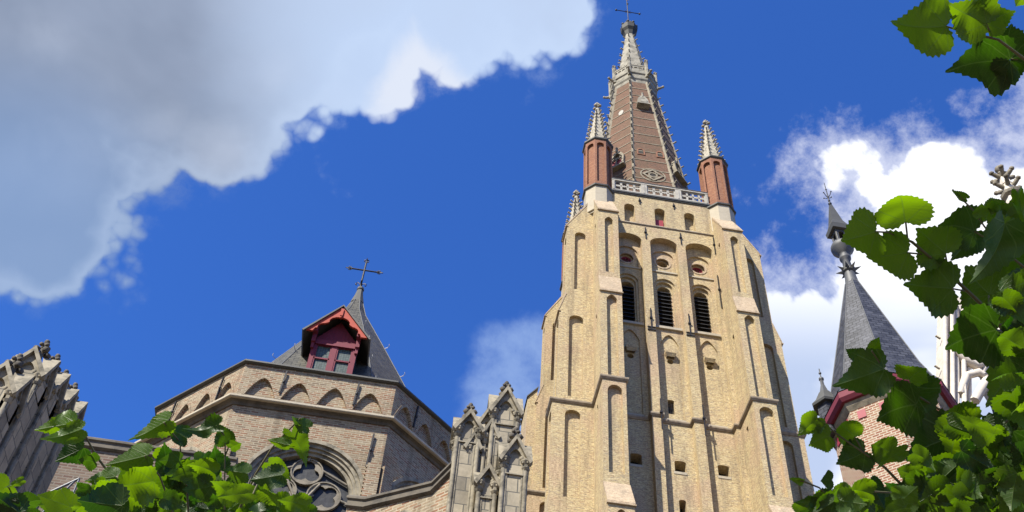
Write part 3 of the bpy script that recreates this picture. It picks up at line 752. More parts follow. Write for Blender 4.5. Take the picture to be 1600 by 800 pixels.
for k in range(8):
    a = -PI / 2 + PI / 8 + k * PI / 4; d = Vector((math.cos(a), math.sin(a), 0)); t = Vector((-d.y, d.x, 0))
    rings = []
    for z in (ZS0, ZS1):
        rr = aS(z) / math.cos(PI / 8); w = .12
        rings.append([d * (rr - .12) - t * w * 1.5 + Vector((0, 0, z)), d * (rr + .1) - t * w * .45 + Vector((0, 0, z)), d * (rr + .1) + t * w * .45 + Vector((0, 0, z)), d * (rr - .12) + t * w * 1.5 + Vector((0, 0, z))])
    rb.loft(rings)
    z = 73.9
    while z < 95.8:
        rr = aS(z) / math.cos(PI / 8) + .06; crocket(ck, d * rr + Vector((0, 0, z)), d, random.uniform(.3, .4)); z += 1.35
spx(rb); rb.build('spire_rib', M['stone_band'], spo); spx(ck); ck.build('crocket', M['stone_spire'], spo)
def spface(k, z, lift=0.0):
    """frame on spire face k (0 = front), b measured up the sloping face from height z"""
    a = -PI / 2 + k * PI / 4; n = Vector((math.cos(a), math.sin(a), 0)); u = Vector((-n.y, n.x, 0)); sl = (AS0 - AS1) / (ZS1 - ZS0)
    w = Vector((-n.x * sl, -n.y * sl, 1)).normalized(); nn = u.cross(w).normalized()
    if nn.dot(n) < 0: nn = -nn
    o = n * (aS(z) + lift) + Vector((LX(z), 0, z)); return frame(o, u, nn, w)
dm = MB(); f = spface(0, 77.6)
sq = [(-.0, -1.0), (.28, -.36), (.95, 0), (.28, .36), (0, 1.0), (-.28, .36), (-.95, 0), (-.28, -.36)]
sc = lambda P, q, dx=0: [(x * q + dx, y * q) for x, y in P]
plate(dm, f, circle(0, 0, 1.12, 24), [circle(0, 0, 1.0, 24)], .05, .1)
plate(dm, f, [(0, -.98), (.98, 0), (0, .98), (-.98, 0)], [[(0, -.72), (.72, 0), (0, .72), (-.72, 0)]], .09, .12)
plate(dm, f, circle(0, 0, .42, 16), [circle(0, 0, .28, 16)], .07, .1)
for a in (PI / 4, 3 * PI / 4, 5 * PI / 4, 7 * PI / 4): plate(dm, f, circle(.55 * math.cos(a), .55 * math.sin(a), .2, 10), [circle(.55 * math.cos(a), .55 * math.sin(a), .12, 10)], .07, .1)
dm.build('quatrefoil_panel', M['stone_band'], spo)
dk = MB(); plate(dk, f, circle(0, 0, .3, 12), [], .02, .03); dk2 = spface(0, 81.6)
for x in (-.78, .95): plate(dk, dk2, arch(x, .22, -.5, .35, 'round', 6), [], .025, .03)
dk.build('blind_opening', M['dark'], spo)
nr = MB()
for x in (-.78, .95): plate(nr, dk2, arch(x, .36, -.6, .5, 'round', 6), [arch(x, .24, -.5, .36, 'round', 6)], .07, .1)
nr.build('niche_surround', M['redbrick'], spo)
def lucarne(k, z, w, h, shut):
    f = spface(k, z); mb = MB()
    out = arch(0, w, -h * .5, h * .55, 'pointed', 10, w * 1.5); inn = arch(0, w * .74, -h * .42, h * .40, 'pointed', 10, w * 1.15)
    plate(mb, f, out, [inn], .32, .5)
    mb.fbox(f, (-.04, -h * .42, .2), (.04, h * .1, .3))
    for sx in (-1, 1): plate(mb, f, circle(sx * w * .33, h * .07, w * .27, 12), [circle(sx * w * .33, h * .07, w * .18, 12)], .28, .1)
    mb.fbox(f, (-w * 1.15, -h * .55, 0), (w * 1.15, -h * .46, .42))
    crocket(mb, f(0, h * .52, .3), (0, 0, 1), .5)
    o = mb.build('lucarne', M['stone_band'], spo)
    s = MB(); s.fbox(f, (-w * .72, -h * .42, .05), (w * .72, h * .02, .12)); s.build('shutter', M['shutter'], o)
for k in (-1, 1): lucarne(k, 80.9, .78, 2.6, True)
# the little upper lucarne on the front face
f = spface(0, 91.3); ul = MB()
plate(ul, f, arch(0, .5, -.8, .9, 'pointed', 8, .8), [arch(0, .3, -.6, .4, 'round', 8)], .5, .7); ul.fbox(f, (-.62, -1.0, 0), (.62, -.8, .62)); ul.fbox(f, (-.3, -.75, .05), (.3, .0, .62))
crocket(ul, f(0, .8, .45), (0, 0, 1), .45); ul.build('upper_lucarne', M['stone_spire'], spo)
f = spface(-1, 90.2); ov = MB(); plate(ov, f, [(x * .45, y * .8) for x, y in circle(0, 0, .6, 14)], [], .06, .1); ov.build('oval_stone', M['stone_white'], spo)
# gallery at the top of the brick spire
ga = MB(); ga.ngon((0, 0), [(96.1, 2.06), (96.5, 2.1), (96.7, 2.22), (96.95, 2.25), (97.1, 2.12), (97.6, 2.14), (97.7, 2.26), (97.95, 2.28), (98.0, 2.2)])
for k in range(8):
    a_ = -PI / 2 + k * PI / 4; n = Vector((math.cos(a_), math.sin(a_), 0)); u = Vector((-n.y, n.x, 0)); f = frame(n * 2.18, u, n); s = 2.18 * math.tan(PI / 8)
    hs_ = [foil(-s + (i + .5) * 2 * s / 4, 98.75, .22, 4, 6, PI / 4) for i in range(4)]
    plate(ga, f, rect(-s, s, 98.0, 99.35), hs_, 0, .12); ga.fbox(f, (-s, 99.15, -.14), (s, 99.32, .05)); ga.fbox(f, (-s, 98.05, -.14), (s, 98.3, .04))
    for i in range(5): crocket(ga, f(-s + (i + .5) * 2 * s / 5, 99.3, -.05), (0, 0, 1), .22)
    a = -PI / 2 + PI / 8 + k * PI / 4; d = Vector((math.cos(a), math.sin(a), 0)); p = d * 2.34
    ga.ngon((p.x, p.y), [(97.2, .17), (99.9, .17), (100.0, .22), (100.1, .16), (100.5, .05)], 6); finial(ga, (p.x, p.y, 100.1), .38)
    q = d * 2.25 + Vector((0, 0, 97.5)); ga.tube([q, q + d * .45 + Vector((0, 0, -.05)), q + d * .72 + Vector((0, 0, .05))], [.17, .14, .1], 6); ga.ball(q + d * .76 + Vector((0, 0, .1)), .15)
spx(ga); ga.build('gallery', M['stone_spire'], spo)
up = MB(); up.ngon((0, 0), [(97.9, 1.78), (109.4, .42)])
for k in range(8):
    a = -PI / 2 + PI / 8 + k * PI / 4; d = Vector((math.cos(a), math.sin(a), 0))
    for q in range(6):
        z = 101.0 + q * 1.45; rr = (1.78 - (z - 97.9) * .1183) * 1.07; crocket(up, d * rr + Vector((0, 0, z)), d, random.uniform(.26, .34))
spx(up); up.build('stone_spirelet', M['stone_spire'], spo)
hd = MB(); hd.ngon((0, 0), [(109.1, .45), (109.8, .62), (110.2, .84), (110.9, .9), (111.0, .78), (111.4, .7), (112.4, .2), (112.9, .1)])
for k in range(8):
    a = -PI / 2 + PI / 8 + k * PI / 4; d = Vector((math.cos(a), math.sin(a), 0)); hd.ball(d * .82 + Vector((0, 0, 111.25)), .17)
    hd.ball(d * .34 + Vector((0, 0, 112.0)), .16)
spx(hd); hd.build('spire_head', M['leaddark'], spo)
cx_ = MB(); x0 = LX(113)
cx_.tube([(x0, 0, 112.6), (x0 - .05, 0, 117.8)], .055, 6); cx_.tube([(x0 - 1.32, .0, 114.95), (x0 + 1.32, 0, 114.95)], .05, 6)
for q in (-1.36, 1.36): cx_.ball((x0 + q, 0, 114.95), .13)
for a in range(4):
    b_ = a * PI / 2 + PI / 4; cx_.tube([(x0 + .05 * math.cos(b_), 0, 114.95 + .05 * math.sin(b_)), (x0 + .45 * math.cos(b_), 0, 114.95 + .45 * math.sin(b_))], .025, 5)
cx_.ball((x0, 0, 116.9), .13); cx_.build('cross', M['iron'], spo)
ck_ = MB(); c0 = x0 - .05
ck_.loft([[(c0 + xx, yy * w_, 118.0 + zz_) for (xx, zz_) in ((q * .9 - .1, 0 + (q * q) * .5),) for yy in (-.1,)] for q, w_ in ((0, 1), (1, 1))], False, False) if False else None
body = [(-.55, .55), (-.62, .2), (-.35, -.05), (0, -.2), (.3, -.05), (.42, .3), (.55, .62), (.42, .72), (.28, .55), (.1, .22), (-.15, .2), (-.3, .5)]
fc = frame((c0, 0, 118.1), (1, 0, 0), (0, -1, 0)); plate(ck_, fc, body, [], .05, .1); plate(ck_, frame((c0, 0, 118.1), (1, 0, 0), (0, 1, 0)), body, [], .05, .01, sides=False); ck_.build('weathercock', M['gold'], spo)

# ================================================================== OCTAGON CHAPEL
CX, CY, CA = -3.6, 33.0, 6.0
chapel = empty('octagonal_chapel', (CX, CY, 0), 'octagonal old brick chapel with slate pyramid roof and red dormer', 'chapel')
CS0 = CA * math.tan(PI / 8)
PV = [(-CS0, -CA), (CS0, -CA), (5.56, -3.01), (5.56, 3.01), (CS0, CA), (-CS0, CA), (-5.56, 3.01), (-5.56, -3.01)]   # face k runs from PV[k] to PV[k + 1]
def octface(k):
    a, b = Vector((*PV[k], 0)), Vector((*PV[(k + 1) % 8], 0)); u = (b - a).normalized(); n = Vector((u.y, -u.x, 0)); return frame((a + b) / 2, u, n), (b - a).length / 2
WX, WZ = .25, 21.6      # big window centre in face coordinates
for k in range(8):
    f, CS = octface(k); mb = MB(); kq = .9 if CS < 2.3 else 1.0
    hl = []
    if k in (0, 7, 1): hl = [arch(WX if k == 0 else 0, 1.78, 15.0, WZ + 1.78, 'round', 24)]
    plate(mb, f, rect(-CS, CS, 0, 24.55), hl, 0, .45, sides=False)
    hn = [arch(-CS + CS * 2 * q, .49 * kq, 24.97, 25.78, 'pointed', 10, .78) for q in (.145, .378, .612, .845)]
    plate(mb, f, rect(-CS, CS, 24.55, 26.3), hn, 0, .13, sides=False)
    mb.quad(f(-CS + .03, 24.8, -.13), f(CS - .03, 24.8, -.13), f(CS - .03, 26.2, -.13), f(-CS + .03, 26.2, -.13))
    for q in (.145, .378, .612, .845):        # voussoir ring, a hair proud
        plate(mb, f, arch(-CS + CS * 2 * q, .58 * kq, 24.97, 25.93, 'pointed', 10, .93), [arch(-CS + CS * 2 * q, .485 * kq, 24.96, 25.775, 'pointed', 10, .775)], .018, .02)
    # corner quoin and toothed lower pier
    mb.fbox(f, (CS - .42, 0, .0), (CS - .0, 22.85, .16)); mb.fbox(f, (-CS + .0, 0, .0), (-CS + .42, 22.85, .16))
    for q in range(11): mb.fbox(f, (CS - .46, 22.85 - .15 * (q + 1), .0), (CS - .41, 22.85 - .15 * q - .075, .13))
    wo_ = mb.build('chapel_wall', M['oldbrick'], chapel)
    if k in (7, 0, 1):
        an = MB()
        if k == 0: L = ((-1.15, 25.2, 26.15), (1.25, 25.15, 26.1), (2.05, 22.75, 24.05))
        else: L = ((-1.1, 25.2, 26.15), (1.2, 25.15, 26.1))
        for x, z0, z1 in L:
            an.add([f(x - .05, z0, .03), f(x + .0, z0, .03), f(x + .05, z1, .05), f(x + .0, z1, .05), f(x - .05, z0, .08), f(x + .0, z0, .08), f(x + .05, z1, .1), f(x + .0, z1, .1)], [(0, 1, 2, 3), (4, 5, 6, 7), (0, 1, 5, 4), (1, 2, 6, 5), (2, 3, 7, 6), (3, 0, 4, 7)])
            an.ball(f(x + .02, (z0 + z1) / 2, .08), .07, .7, .7, 1)
        an.build('wall_anchor', M['iron'], wo_)
    if k in (0, 7, 1):
        wx = WX if k == 0 else 0
        fr_ = MB()
        for (ro, ri, c, d) in ((1.90, 1.78, .07, .1), (1.78, 1.66, -.02, .3), (1.66, 1.56, -.09, .3), (1.56, 1.44, -.17, .3)):
            o = arch(wx, ro, 15, WZ + ro, 'round', 28); i_ = arch(wx, ri, 15.02, WZ + ri, 'round', 28); i_[0] = (wx - ri, 15.02); plate(fr_, f, o, [i_], c, d)
        fr_.build('window_arch', M['stone_greyplain'], wo_); fr_ = MB()
        # tracery: three foiled circles over lancets
        circ = [(wx + .02, 22.5, .50, 3), (wx - .66, 21.68, .53, 4), (wx + .68, 21.68, .53, 4)]
        for (a, b_, r, nl) in circ:
            plate(fr_, f, circle(a, b_, r, 24), [circle(a, b_, r * .92, 24)], -.24, .10)
            plate(fr_, f, circle(a, b_, r * .92, 24), [foil(a, b_, r * .90, nl, 8, PI / 4 if nl == 4 else PI / 2)], -.28, .05)
        for (x, w) in ((-.95, .42), (0, .42), (.95, .42)):
            plate(fr_, f, arch(wx + x, w + .07, 15, 21.05, 'pointed', 10), [arch(wx + x, w, 15.05, 20.95, 'pointed', 10)], -.22, .14)
        for (p0, p1) in (((0, 21.2), (-.5, 22.1)), ((0, 21.2), (.5, 22.1)), ((-.45, 22.6), (-1.3, 22.2)), ((.5, 22.6), (1.3, 22.2)), ((0, 23.05), (0, 22.9)), ((0, 20.9), (0, 21.3)), ((-1.18, 21.6), (-1.45, 21.5)), ((1.2, 21.6), (1.45, 21.5))):
            fr_.tube([f(wx + p0[0], p0[1], -.27), f(wx + p1[0], p1[1], -.27)], .045, 5)
        tr = fr_.build('window_tracery', M['stone_trac'], wo_)
        gl = MB(); plate(gl, f, arch(wx, 1.5, 15.1, WZ + 1.5, 'round', 20), [], -.36, .02, sides=False); gl.build('window_glass', M['glass'], wo_)
st = MB(); oct_ = lambda A, z: [(x, y, z) for x, y in PV]
sweep(st, oct_(CA, 24.55), [(0, -.06), (.04, -.06), (.09, .02), (.20, .07), (.24, .09), (.24, .17), (.12, .24), (.0, .30)])
st.build('string_course', M['stone_dark'], chapel)  # string coloured dark to paint in the shade beneath its pale nose
stL = MB(); sweep(stL, oct_(CA, 24.55), [(.20, .055), (.27, .06), (.30, .085), (.30, .16), (.26, .18), (.235, .16)]); stL.build('string_nose', M['stone_cream'], chapel)
cp = MB(); sweep(cp, oct_(CA, 26.3), [(-.4, 0), (.05, 0), (.13, .03), (.13, .09), (-.4, .12)]); cp.build('coping', M['lead'], chapel)
# roof
rf = MB(); RP = [(25.9, 5.5), (26.6, 5.1), (28.08, 4.36), (30.3, 3.28), (33.0, 1.83), (34.4, 1.06), (35.3, .56), (36.2, .27)]
rf.ngon((0, 0), RP); XS = .87
for v in rf.v: v.x = v.x * XS - .08
roof = rf.build('roof', M['slate'], chapel)
rc = MB(); rc.ngon((-.09, 0), [(36.15, .29), (36.6, .19), (37.05, .12)]); rc.ngon((-.09, 0), [(37.05, .15), (37.1, .16), (37.2, .13), (37.25, .06)], 10); rc.build('roof_cap', M['lead'], roof)
hp = MB(); hk = MB()
for k in range(8):
    a = -PI / 2 + PI / 8 + k * PI / 4; d = Vector((math.cos(a), math.sin(a), 0))
    hp.tube([Vector((d.x * XS * A / math.cos(PI / 8) - .08, d.y * A / math.cos(PI / 8), z)) for z, A in RP], .022, 5)
    for z, A in ((27.4, 4.72), (29.3, 3.76), (31.2, 2.8), (33.0, 1.83)):
        p = Vector((d.x * XS * A / math.cos(PI / 8) - .08, d.y * A / math.cos(PI / 8), z)); hk.tube([p, p + d * .12 + Vector((0, 0, .02)), p + d * .2 + Vector((0, 0, .1)), p + d * .18 + Vector((0, 0, .22))], .014, 4)
hp.build('hip_flashing', M['leadlight'], roof); hk.build('roof_hook', M['hook'], roof)
# wrought iron cross
ir = MB(); bx = -.12
def ring_(mb, c, r, t=.016, n=12, sx=1, sz=1):
    P = [(c[0] + r * sx * math.cos(2 * PI * i / n), c[1], c[2] + r * sz * math.sin(2 * PI * i / n)) for i in range(n + 1)]; mb.tube(P, t, 4)
ir.tube([(bx, 0, 37.2), (bx, 0, 39.05)], [.05, .04], 5); ir.tube([(bx - .68, 0, 38.42), (bx + .68, 0, 38.42)], .038, 5)
ring_(ir, (bx, 0, 38.42), .09, .018, 4)
for (x, z, sx, sz) in ((bx, 39.08, 0, 1), (bx - .68, 38.42, -1, 0), (bx + .68, 38.42, 1, 0)):
    P = Vector((x, 0, z)); o = Vector((sx, 0, sz)); q = Vector((sz, 0, -sx))
    for s in (-1, 1):
        ir.tube([P - o * .14, P - o * .05 + q * s * .10, P + o * .04 + q * s * .09, P + o * .02 + q * s * .02, P + o * .16], .026, 4)
    ir.tube([P - o * .1, P + o * .18], [.02, .008], 4)
for k in range(4):
    a = k * PI / 2; d = Vector((math.cos(a), math.sin(a), 0)); b0 = Vector((bx, 0, 37.2))
    ir.tube([b0, b0 + d * .04 + Vector((0, 0, .25)), b0 + d * .15 + Vector((0, 0, .34)), b0 + d * .24 + Vector((0, 0, .27)), b0 + d * .22 + Vector((0, 0, .18)), b0 + d * .17 + Vector((0, 0, .2))], .028, 4)
ir.build('cross', M['iron'], chapel)
# dormer
DY = -4.75 - .1      # front plane, chapel local
dfx = lambda y: frame((.05, y, 0), (1, 0, 0), (0, -1, 0))
df = dfx(DY)
dw = MB(); hwD = .80; zb, zl, za = 27.0, 28.95, 30.15
dw.fbox(df, (-hwD, zb, -.12), (-hwD + .15, zl, 0)); dw.fbox(df, (hwD - .15, zb, -.12), (hwD, zl, 0)); dw.fbox(df, (-.09, zb, -.12), (.09, zl - .13, -.005))
dw.fbox(df, (-hwD, zl - .14, -.12), (hwD, zl + .04, .03)); dw.fbox(df, (-hwD - .02, zl - .2, .0), (hwD + .02, zl - .14, .05)); dw.fbox(df, (-hwD, 27.05, -.12), (hwD, 27.45, -.01))
for sx in (-1, 1):
    a0, a1 = (.09, hwD - .15) if sx > 0 else (-hwD + .15, -.09)
    dw.fbox(df, (a0, 28.10, -.09), (a1, 28.16, -.02)); dw.fbox(df, (a0, 27.45, -.09), (a0 + .05, zl - .14, -.02)); dw.fbox(df, (a1 - .05, 27.45, -.09), (a1, zl - .14, -.02)); dw.fbox(df, (a0, zl - .2, -.09), (a1, zl - .139, -.02))
    # brackets carrying the barge board
    xx = sx * (hwD - .02); dw.fbox(df, (xx - .07, 28.75, 0), (xx + .07, 29.35, .16)); dw.fbox(df, (xx - .08, 29.1, .0), (xx + .08, 29.35, .34)); dw.fbox(df, (xx - .05, 28.5, .0), (xx + .05, 28.76, .09))
dwo = dw.build('dormer', M['redpaint'], chapel)
ty = MB(); plate(ty, df, [(-hwD, zl + .04), (hwD, zl + .04), (0, za - .1)], [], -.05, .03, sides=False)
for q in range(-5, 6): ty.fbox(df, (q * .13 - .008, zl + .05, -.05), (q * .13 + .008, zl + .1 + max(0, (1 - abs(q * .13) / hwD)) * 1.0, -.035))
ty.build('boarding', M['redpaint'], dwo)
dg = MB(); plate(dg, df, rect(-hwD + .1, hwD - .1, 27.4, zl - .1), [], -.08, .01, sides=False); dg.build('window_glass', M['glassfine'], dwo)
bb = MB(); fo = dfx(DY - .42)
def bargehole():
    pts = [(-.80, 28.9), (.80, 28.9)]
    pts += [(.80, 29.15)]
    for i in range(7): a = -.25 + i / 6 * 1.75; pts.append((.47 + .26 * math.cos(a), 29.22 + .22 * math.sin(a)))
    for i in range(9): a = -.2 + i / 8 * (PI + .4); pts.append((.0 + .37 * math.cos(a), 29.58 + .27 * math.sin(a)))
    for i in range(7): a = PI - 1.5 + i / 6 * 1.75; pts.append((-.47 + .26 * math.cos(a), 29.22 + .22 * math.sin(a)))
    pts += [(-.80, 29.15)]
    return pts
o_ = [(-1.12, 28.88), (-.80, 28.88)] + bargehole()[2:][::1][::-1][0:0]
inner = bargehole()[2:]
poly = [(1.14, 29.0), (0, 30.36), (-1.14, 29.0), (-.86, 29.0)] + inner[::-1] + [(.86, 29.0)]
plate(bb, fo, poly, [], 0, .08)
bb.fbox(fo, (-.05, 29.9, .0), (.05, 30.25, .05)); bb.ball(fo(0, 29.86, -.03), .07)
bb.build('barge_board', M['orangepaint'], dwo)
dr = MB()
for s in (-1, 1):
    a0 = fo(s * 1.22, 28.93, .06); a1 = fo(0, 30.46, .06); dpt = Vector((0, 3.3, 0)); up_ = Vector((s * .05, 0, .04))
    dr.add([a0, a1, a1 + dpt, a0 + Vector((0, 1.75, 0)), a0 - up_, a1 - Vector((0, 0, .07)), a1 + dpt - Vector((0, 0, .07)), a0 + Vector((0, 1.75, 0)) - up_], [(0, 1, 2, 3), (7, 6, 5, 4), (0, 4, 5, 1), (0, 3, 7, 4)])
dr.build('dormer_roof', M['lead'], dwo)
dc = MB()
for s in (-1, 1):
    x = s * (hwD - .02); dc.add([df(x, 26.9, -.05), df(x, 29.5, -.05), df(x, 29.5, -1.4), df(x, 26.9, -.3)], [(0, 1, 2, 3)])
    dc.add([df(s * 1.12, 29.0, .4), df(s * .78, 29.42, .4), df(s * .78, 29.42, -1.2), df(s * 1.12, 29.0, -1.0)], [(0, 1, 2, 3)])
dc.build('dormer_cheek', M['louvre'], dwo)

# ================================================================== GABLED STONE PIERS
def shaft(parent, x0, y0, w, wy, ze, za, fin=True, capz=None, zb=0, right=True):
    x1, y1 = x0 + w, y0 + wy; cx, cy = (x0 + x1) / 2, (y0 + y1) / 2; i_ = .05
    mb = MB(); i_ = .045 if right else .0
    mb.box((x0 + i_, y0 + i_, zb), (x1 - i_, y1 - i_, ze + .02))
    o = mb.build('shaft', M['stone_grey'], parent)
    t = MB()
    cz = ze - .28 if capz is None else capz
    cc = [(x0 + .04, y0 + .04, .055), (x1 - .04, y0 + .04, .055)]
    if right: cc += [(x1 - .04, y1 - .04, .055), (x0 + .04, y1 - .04, .055), (x0 + .11, y0 + .055, .03), (x1 - .11, y0 + .055, .03), (x0 + .055, y0 + .13, .03), (x0 + .055, y1 - .13, .03)]
    for (x, y, cr_) in cc:
        if cr_ < .05: t.tube([(x, y, zb), (x, y, ze + .05)], cr_, 6); continue
        t.tube([(x, y, zb), (x, y, cz)], .055, 8)
        t.ngon((x, y), [(cz - .02, .06), (cz + .03, .09), (cz + .05, .06), (cz + .12, .07), (cz + .2, .115), (cz + .24, .12), (cz + .27, .09)], 8)
        for q in range(5): a = q * 2 * PI / 5; t.ball((x + .09 * math.cos(a), y + .09 * math.sin(a), cz + .16), .035, n=5, m=4)
    t.build('colonnette', M['stone_greyplain'], o)
    gb = MB()
    H_ = za - ze
    for (fr_, hw) in ((frame((cx, y0, 0), (1, 0, 0), (0, -1, 0)), w / 2), (frame((x0, cy, 0), (0, -1, 0), (-1, 0, 0)), wy / 2), (frame((x1, cy, 0), (0, 1, 0), (1, 0, 0)), wy / 2), (frame((cx, y1, 0), (-1, 0, 0), (0, 1, 0)), w / 2)):
        # gable wall with a trefoil-headed recess, and a moulded raking edge
        s = min(hw, .45)
        head = arch(0, hw * .62, ze - .42, ze + H_ * .42, 'pointed', 8, hw * .95)
        plate(gb, fr_, [(-hw, ze - .45), (hw, ze - .45), (hw, ze), (0, za), (-hw, ze)], [head], .0, .07, sides=False)
        gb.quad(fr_(-hw + .03, ze - .45, -.07), fr_(hw - .03, ze - .45, -.07), fr_(hw - .03, ze - .02, -.07), fr_(0, za - .08, -.07), fr_(-hw + .03, ze - .02, -.07))
        gb.ball(fr_(-hw * .5, ze + .02, -.02), .05, n=6, m=4); gb.ball(fr_(hw * .5, ze + .02, -.02), .05, n=6, m=4)
        for sg in (-1, 1):
            a0 = (sg * (hw + .09), ze - .10); a1 = (0, za + .03)
            gb.add([fr_(a0[0], a0[1], .09), fr_(a1[0], a1[1], .09), fr_(a1[0], a1[1] - .14, .09), fr_(a0[0] - sg * .06, a0[1] - .07, .09),
                    fr_(a0[0], a0[1], -.02), fr_(a1[0], a1[1], -hw), fr_(a1[0], a1[1] - .14, -.02), fr_(a0[0] - sg * .06, a0[1] - .07, -.02)],
                   [(0, 1, 2, 3), (0, 4, 5, 1), (3, 2, 6, 7), (0, 3, 7, 4)])
    gb.build('gable', M['stone_greyplain'], o)
    if fin:
        fm = MB(); finial(fm, (cx, cy, za - .02), .31); fm.build('finial', M['stone_dark'], o)
    return o
pR = empty('buttress_pier', (1.5, 19.3, 0), 'stepped grey stone pier of gabled shafts between the octagonal chapel and the tower', 'stone pier')
for a in ((1.5, 18.9, .64, .64, 18.62, 19.3, True), (1.76, 18.25, .56, .56, 16.72, 17.3, True), (.73, 18.9, .56, .6, 17.95, 18.42, True), (1.17, 19.1, .5, .6, 18.1, 18.72, False), (1.3, 18.5, .42, .6, 16.2, 16.6, False), (1.36, 18.98, .3, .5, 17.9, 18.3, False), (1.02, 18.98, .26, .5, 17.5, 17.85, False)):
    s = shaft(pR, a[0] - 1.5, a[1] - 19.3, *a[2:6], a[6])
fillR = MB(); fillR.box((.78 - 1.5, 19.02 - 19.3, 0), (2.1 - 1.5, 20.6 - 19.3, 17.75)); fillR.build('core', M['stone_grey'], pR)
pL = empty('buttress_pier', (-7.9, 17.6, 0), 'stepped grey stone pier of gabled shafts at the far left', 'stone pier')
for y, za in ((16.0, 15.36), (16.74, 16.48), (17.5, 16.82), (18.26, 17.08), (19.02, 17.4)):
    shaft(pL, -8.2 + 7.9, y - 17.6, .7, .52, za - .58, za, True, right=False)
fl = MB(); fl.box((-.26, -1.5, 0), (.12, 1.9, 14.2)); fl.build('core', M['stone_grey'], pL)

# ================================================================== LOW COPED WALLS
def coped_wall(name, label, P, thick, mt, base=0):
    """P: plan points with z of the top; the wall thickness goes to the left of travel"""
    root = empty(name, (P[0][0], P[0][1], 0), label, 'wall')
    o = Vector((P[0][0], P[0][1], 0)); Q = [Vector(p) - o for p in P]
    mb = MB()
    for a, b_ in zip(Q[:-1], Q[1:]):
        d = (b_ - a); d.z = 0; d.normalize(); n = Vector((-d.y, d.x, 0)) * thick
        a0 = Vector((a.x, a.y, 0)); b0 = Vector((b_.x, b_.y, 0))
        mb.add([a0, b0, b_, a, a0 + n, b0 + n, b_ + n, a + n], [(0, 1, 2, 3), (5, 4, 7, 6), (3, 2, 6, 7), (0, 3, 7, 4), (1, 5, 6, 2)])
    w = mb.build('masonry', mt, root)
    c = MB(); sweep(c, [tuple(q) for q in Q], [(-thick - .05, .02), (-thick - .05, .14), (.0, .18), (.08, .11), (.08, .05), (.03, .02), (.03, -.10), (.09, -.13), (.09, -.17), (.02, -.21), (-.02, -.21), (-.02, .02)], closed=False)
    c.build('coping', M['stone_dark'], root); return root, w, o
rw, rwm, ro = coped_wall('coped_wall', 'low brick wall with dark stone coping running from the chapel corner to the right pier', [(-1.5, 21.38, 17.32), (-1.06, 20.95, 17.02), (.40, 19.55, 16.66), (.80, 19.16, 17.02)], .5, M['oldbrick'])
u = Vector((1.46, -1.40, 0)).normalized(); n = Vector((-u.y, u.x, 0)) * -1
if n.y > 0: n = -n
fw = frame(Vector((-.62, 20.53, 0)) - ro, u, n)
hm = MB(); plate(hm, fw, arch(.55, .62, 14, 16.28, 'round', 16), [arch(.55, .5, 14.02, 16.16, 'round', 16)], .06, .08); hm.build('window_hood', M['stone_greyplain'], rw)
gw = MB(); plate(gw, fw, arch(.55, .5, 14, 16.17, 'round', 16), [], .012, .01, sides=False); gw.build('window_glass', M['glass'], rw)
lw, lwm, lo = coped_wall('coped_wall', 'low brick wall coloured dark for shade with mossy coping between the left pier and the chapel', [(-10.5, 23.0, 19.2), (-4.62, 23.0, 19.2)], .5, M['shadebrick'])
ft = MB(); ft.box((1.8 + 0, -.001 - .25, 0), (1.9, .0, 16)); 
low = MB(); low.box((-10.2, 19.6, 0), (-3.4, 22.4, 14.6)); lo_ = low.build('aisle_building', M['oldbrick']); tag(lo_, 'low brick aisle building behind the leaves at lower left', 'building')
lr = MB(); lr.add([(-10.3, 19.5, 14.6), (-3.3, 19.5, 14.6), (-3.3, 22.9, 16.2), (-10.3, 22.9, 16.2)], [(0, 1, 2, 3)]); lr.build('roof', M['slate'], lo_)
# handrail on the left pier's roof walk
hr = MB(); r0 = Vector((-5.65, 14, 11.0))
hr.tube([(-.9, 0, -.85), (0, 0, 0), (.65, 0, .62)], .022, 6); hr.tube([(.65, 0, .62), (.67, 0, -.9)], .018, 6); hr.tube([(.6, 0, .57), (.3, 0, -.2)], .018, 6); hr.tube([(.1, 0, .1), (-.05, 0, -.4)], .018, 6)
hr.tube([(.67, 0, -.9), (.67, 0, -11)], .03, 6); hr.tube([(-.9, 0, -.85), (-.9, 0, -11)], .03, 6)
tag(hr.build('handrail', M['railmetal'], None, r0), 'thin grey metal handrail rising beside the left stone pier', 'handrail')

# ================================================================== ROUND-CAPPED STAIR TURRET (right)
QX, QY = 14.4, 23.95
qt = empty('brick_turret', (QX, QY, 0), 'slender brick turret with blue slate cone, red eaves and bulb finial', 'turret')
b_ = MB(); b_.ngon((0, 0), [(0, 1.68), (24.75, 1.68)]); bo = b_.build('turret_wall', M['turretbrick'], qt)
wn = MB()
for k in (-1, 0, 1, -2):
    a = -PI / 2 + k * PI / 4; n = Vector((math.cos(a), math.sin(a), 0)); u = Vector((-n.y, n.x, 0)); f = frame(n * 1.68, u, n)
    for q in (-.35, .35): wn.fbox(f, (q - .13, 24.05, -.01), (q + .13, 24.35, .03))
wn.build('putlog_shutter', M['shutter'], bo)
cb = MB(); cb.ngon((0, 0), [(24.45, 1.69), (24.6, 1.78), (24.76, 1.80)]); cb.build('corbel', M['stone_greyplain'], bo)
ev = MB(); ev.ngon((0, 0), [(24.74, 1.70), (24.74, 1.90), (24.86, 1.98), (25.08, 1.98), (25.12, 1.86)]); ev.build('eaves_board', M['redpaint'], qt)
cn = MB(); CP = [(25.1, 2.0), (25.5, 1.76), (26.3, 1.50), (31.55, .22)]; cn.ngon((0, 0), CP); co = cn.build('cone_roof', M['slateblue'], qt)
hpp = MB(); 
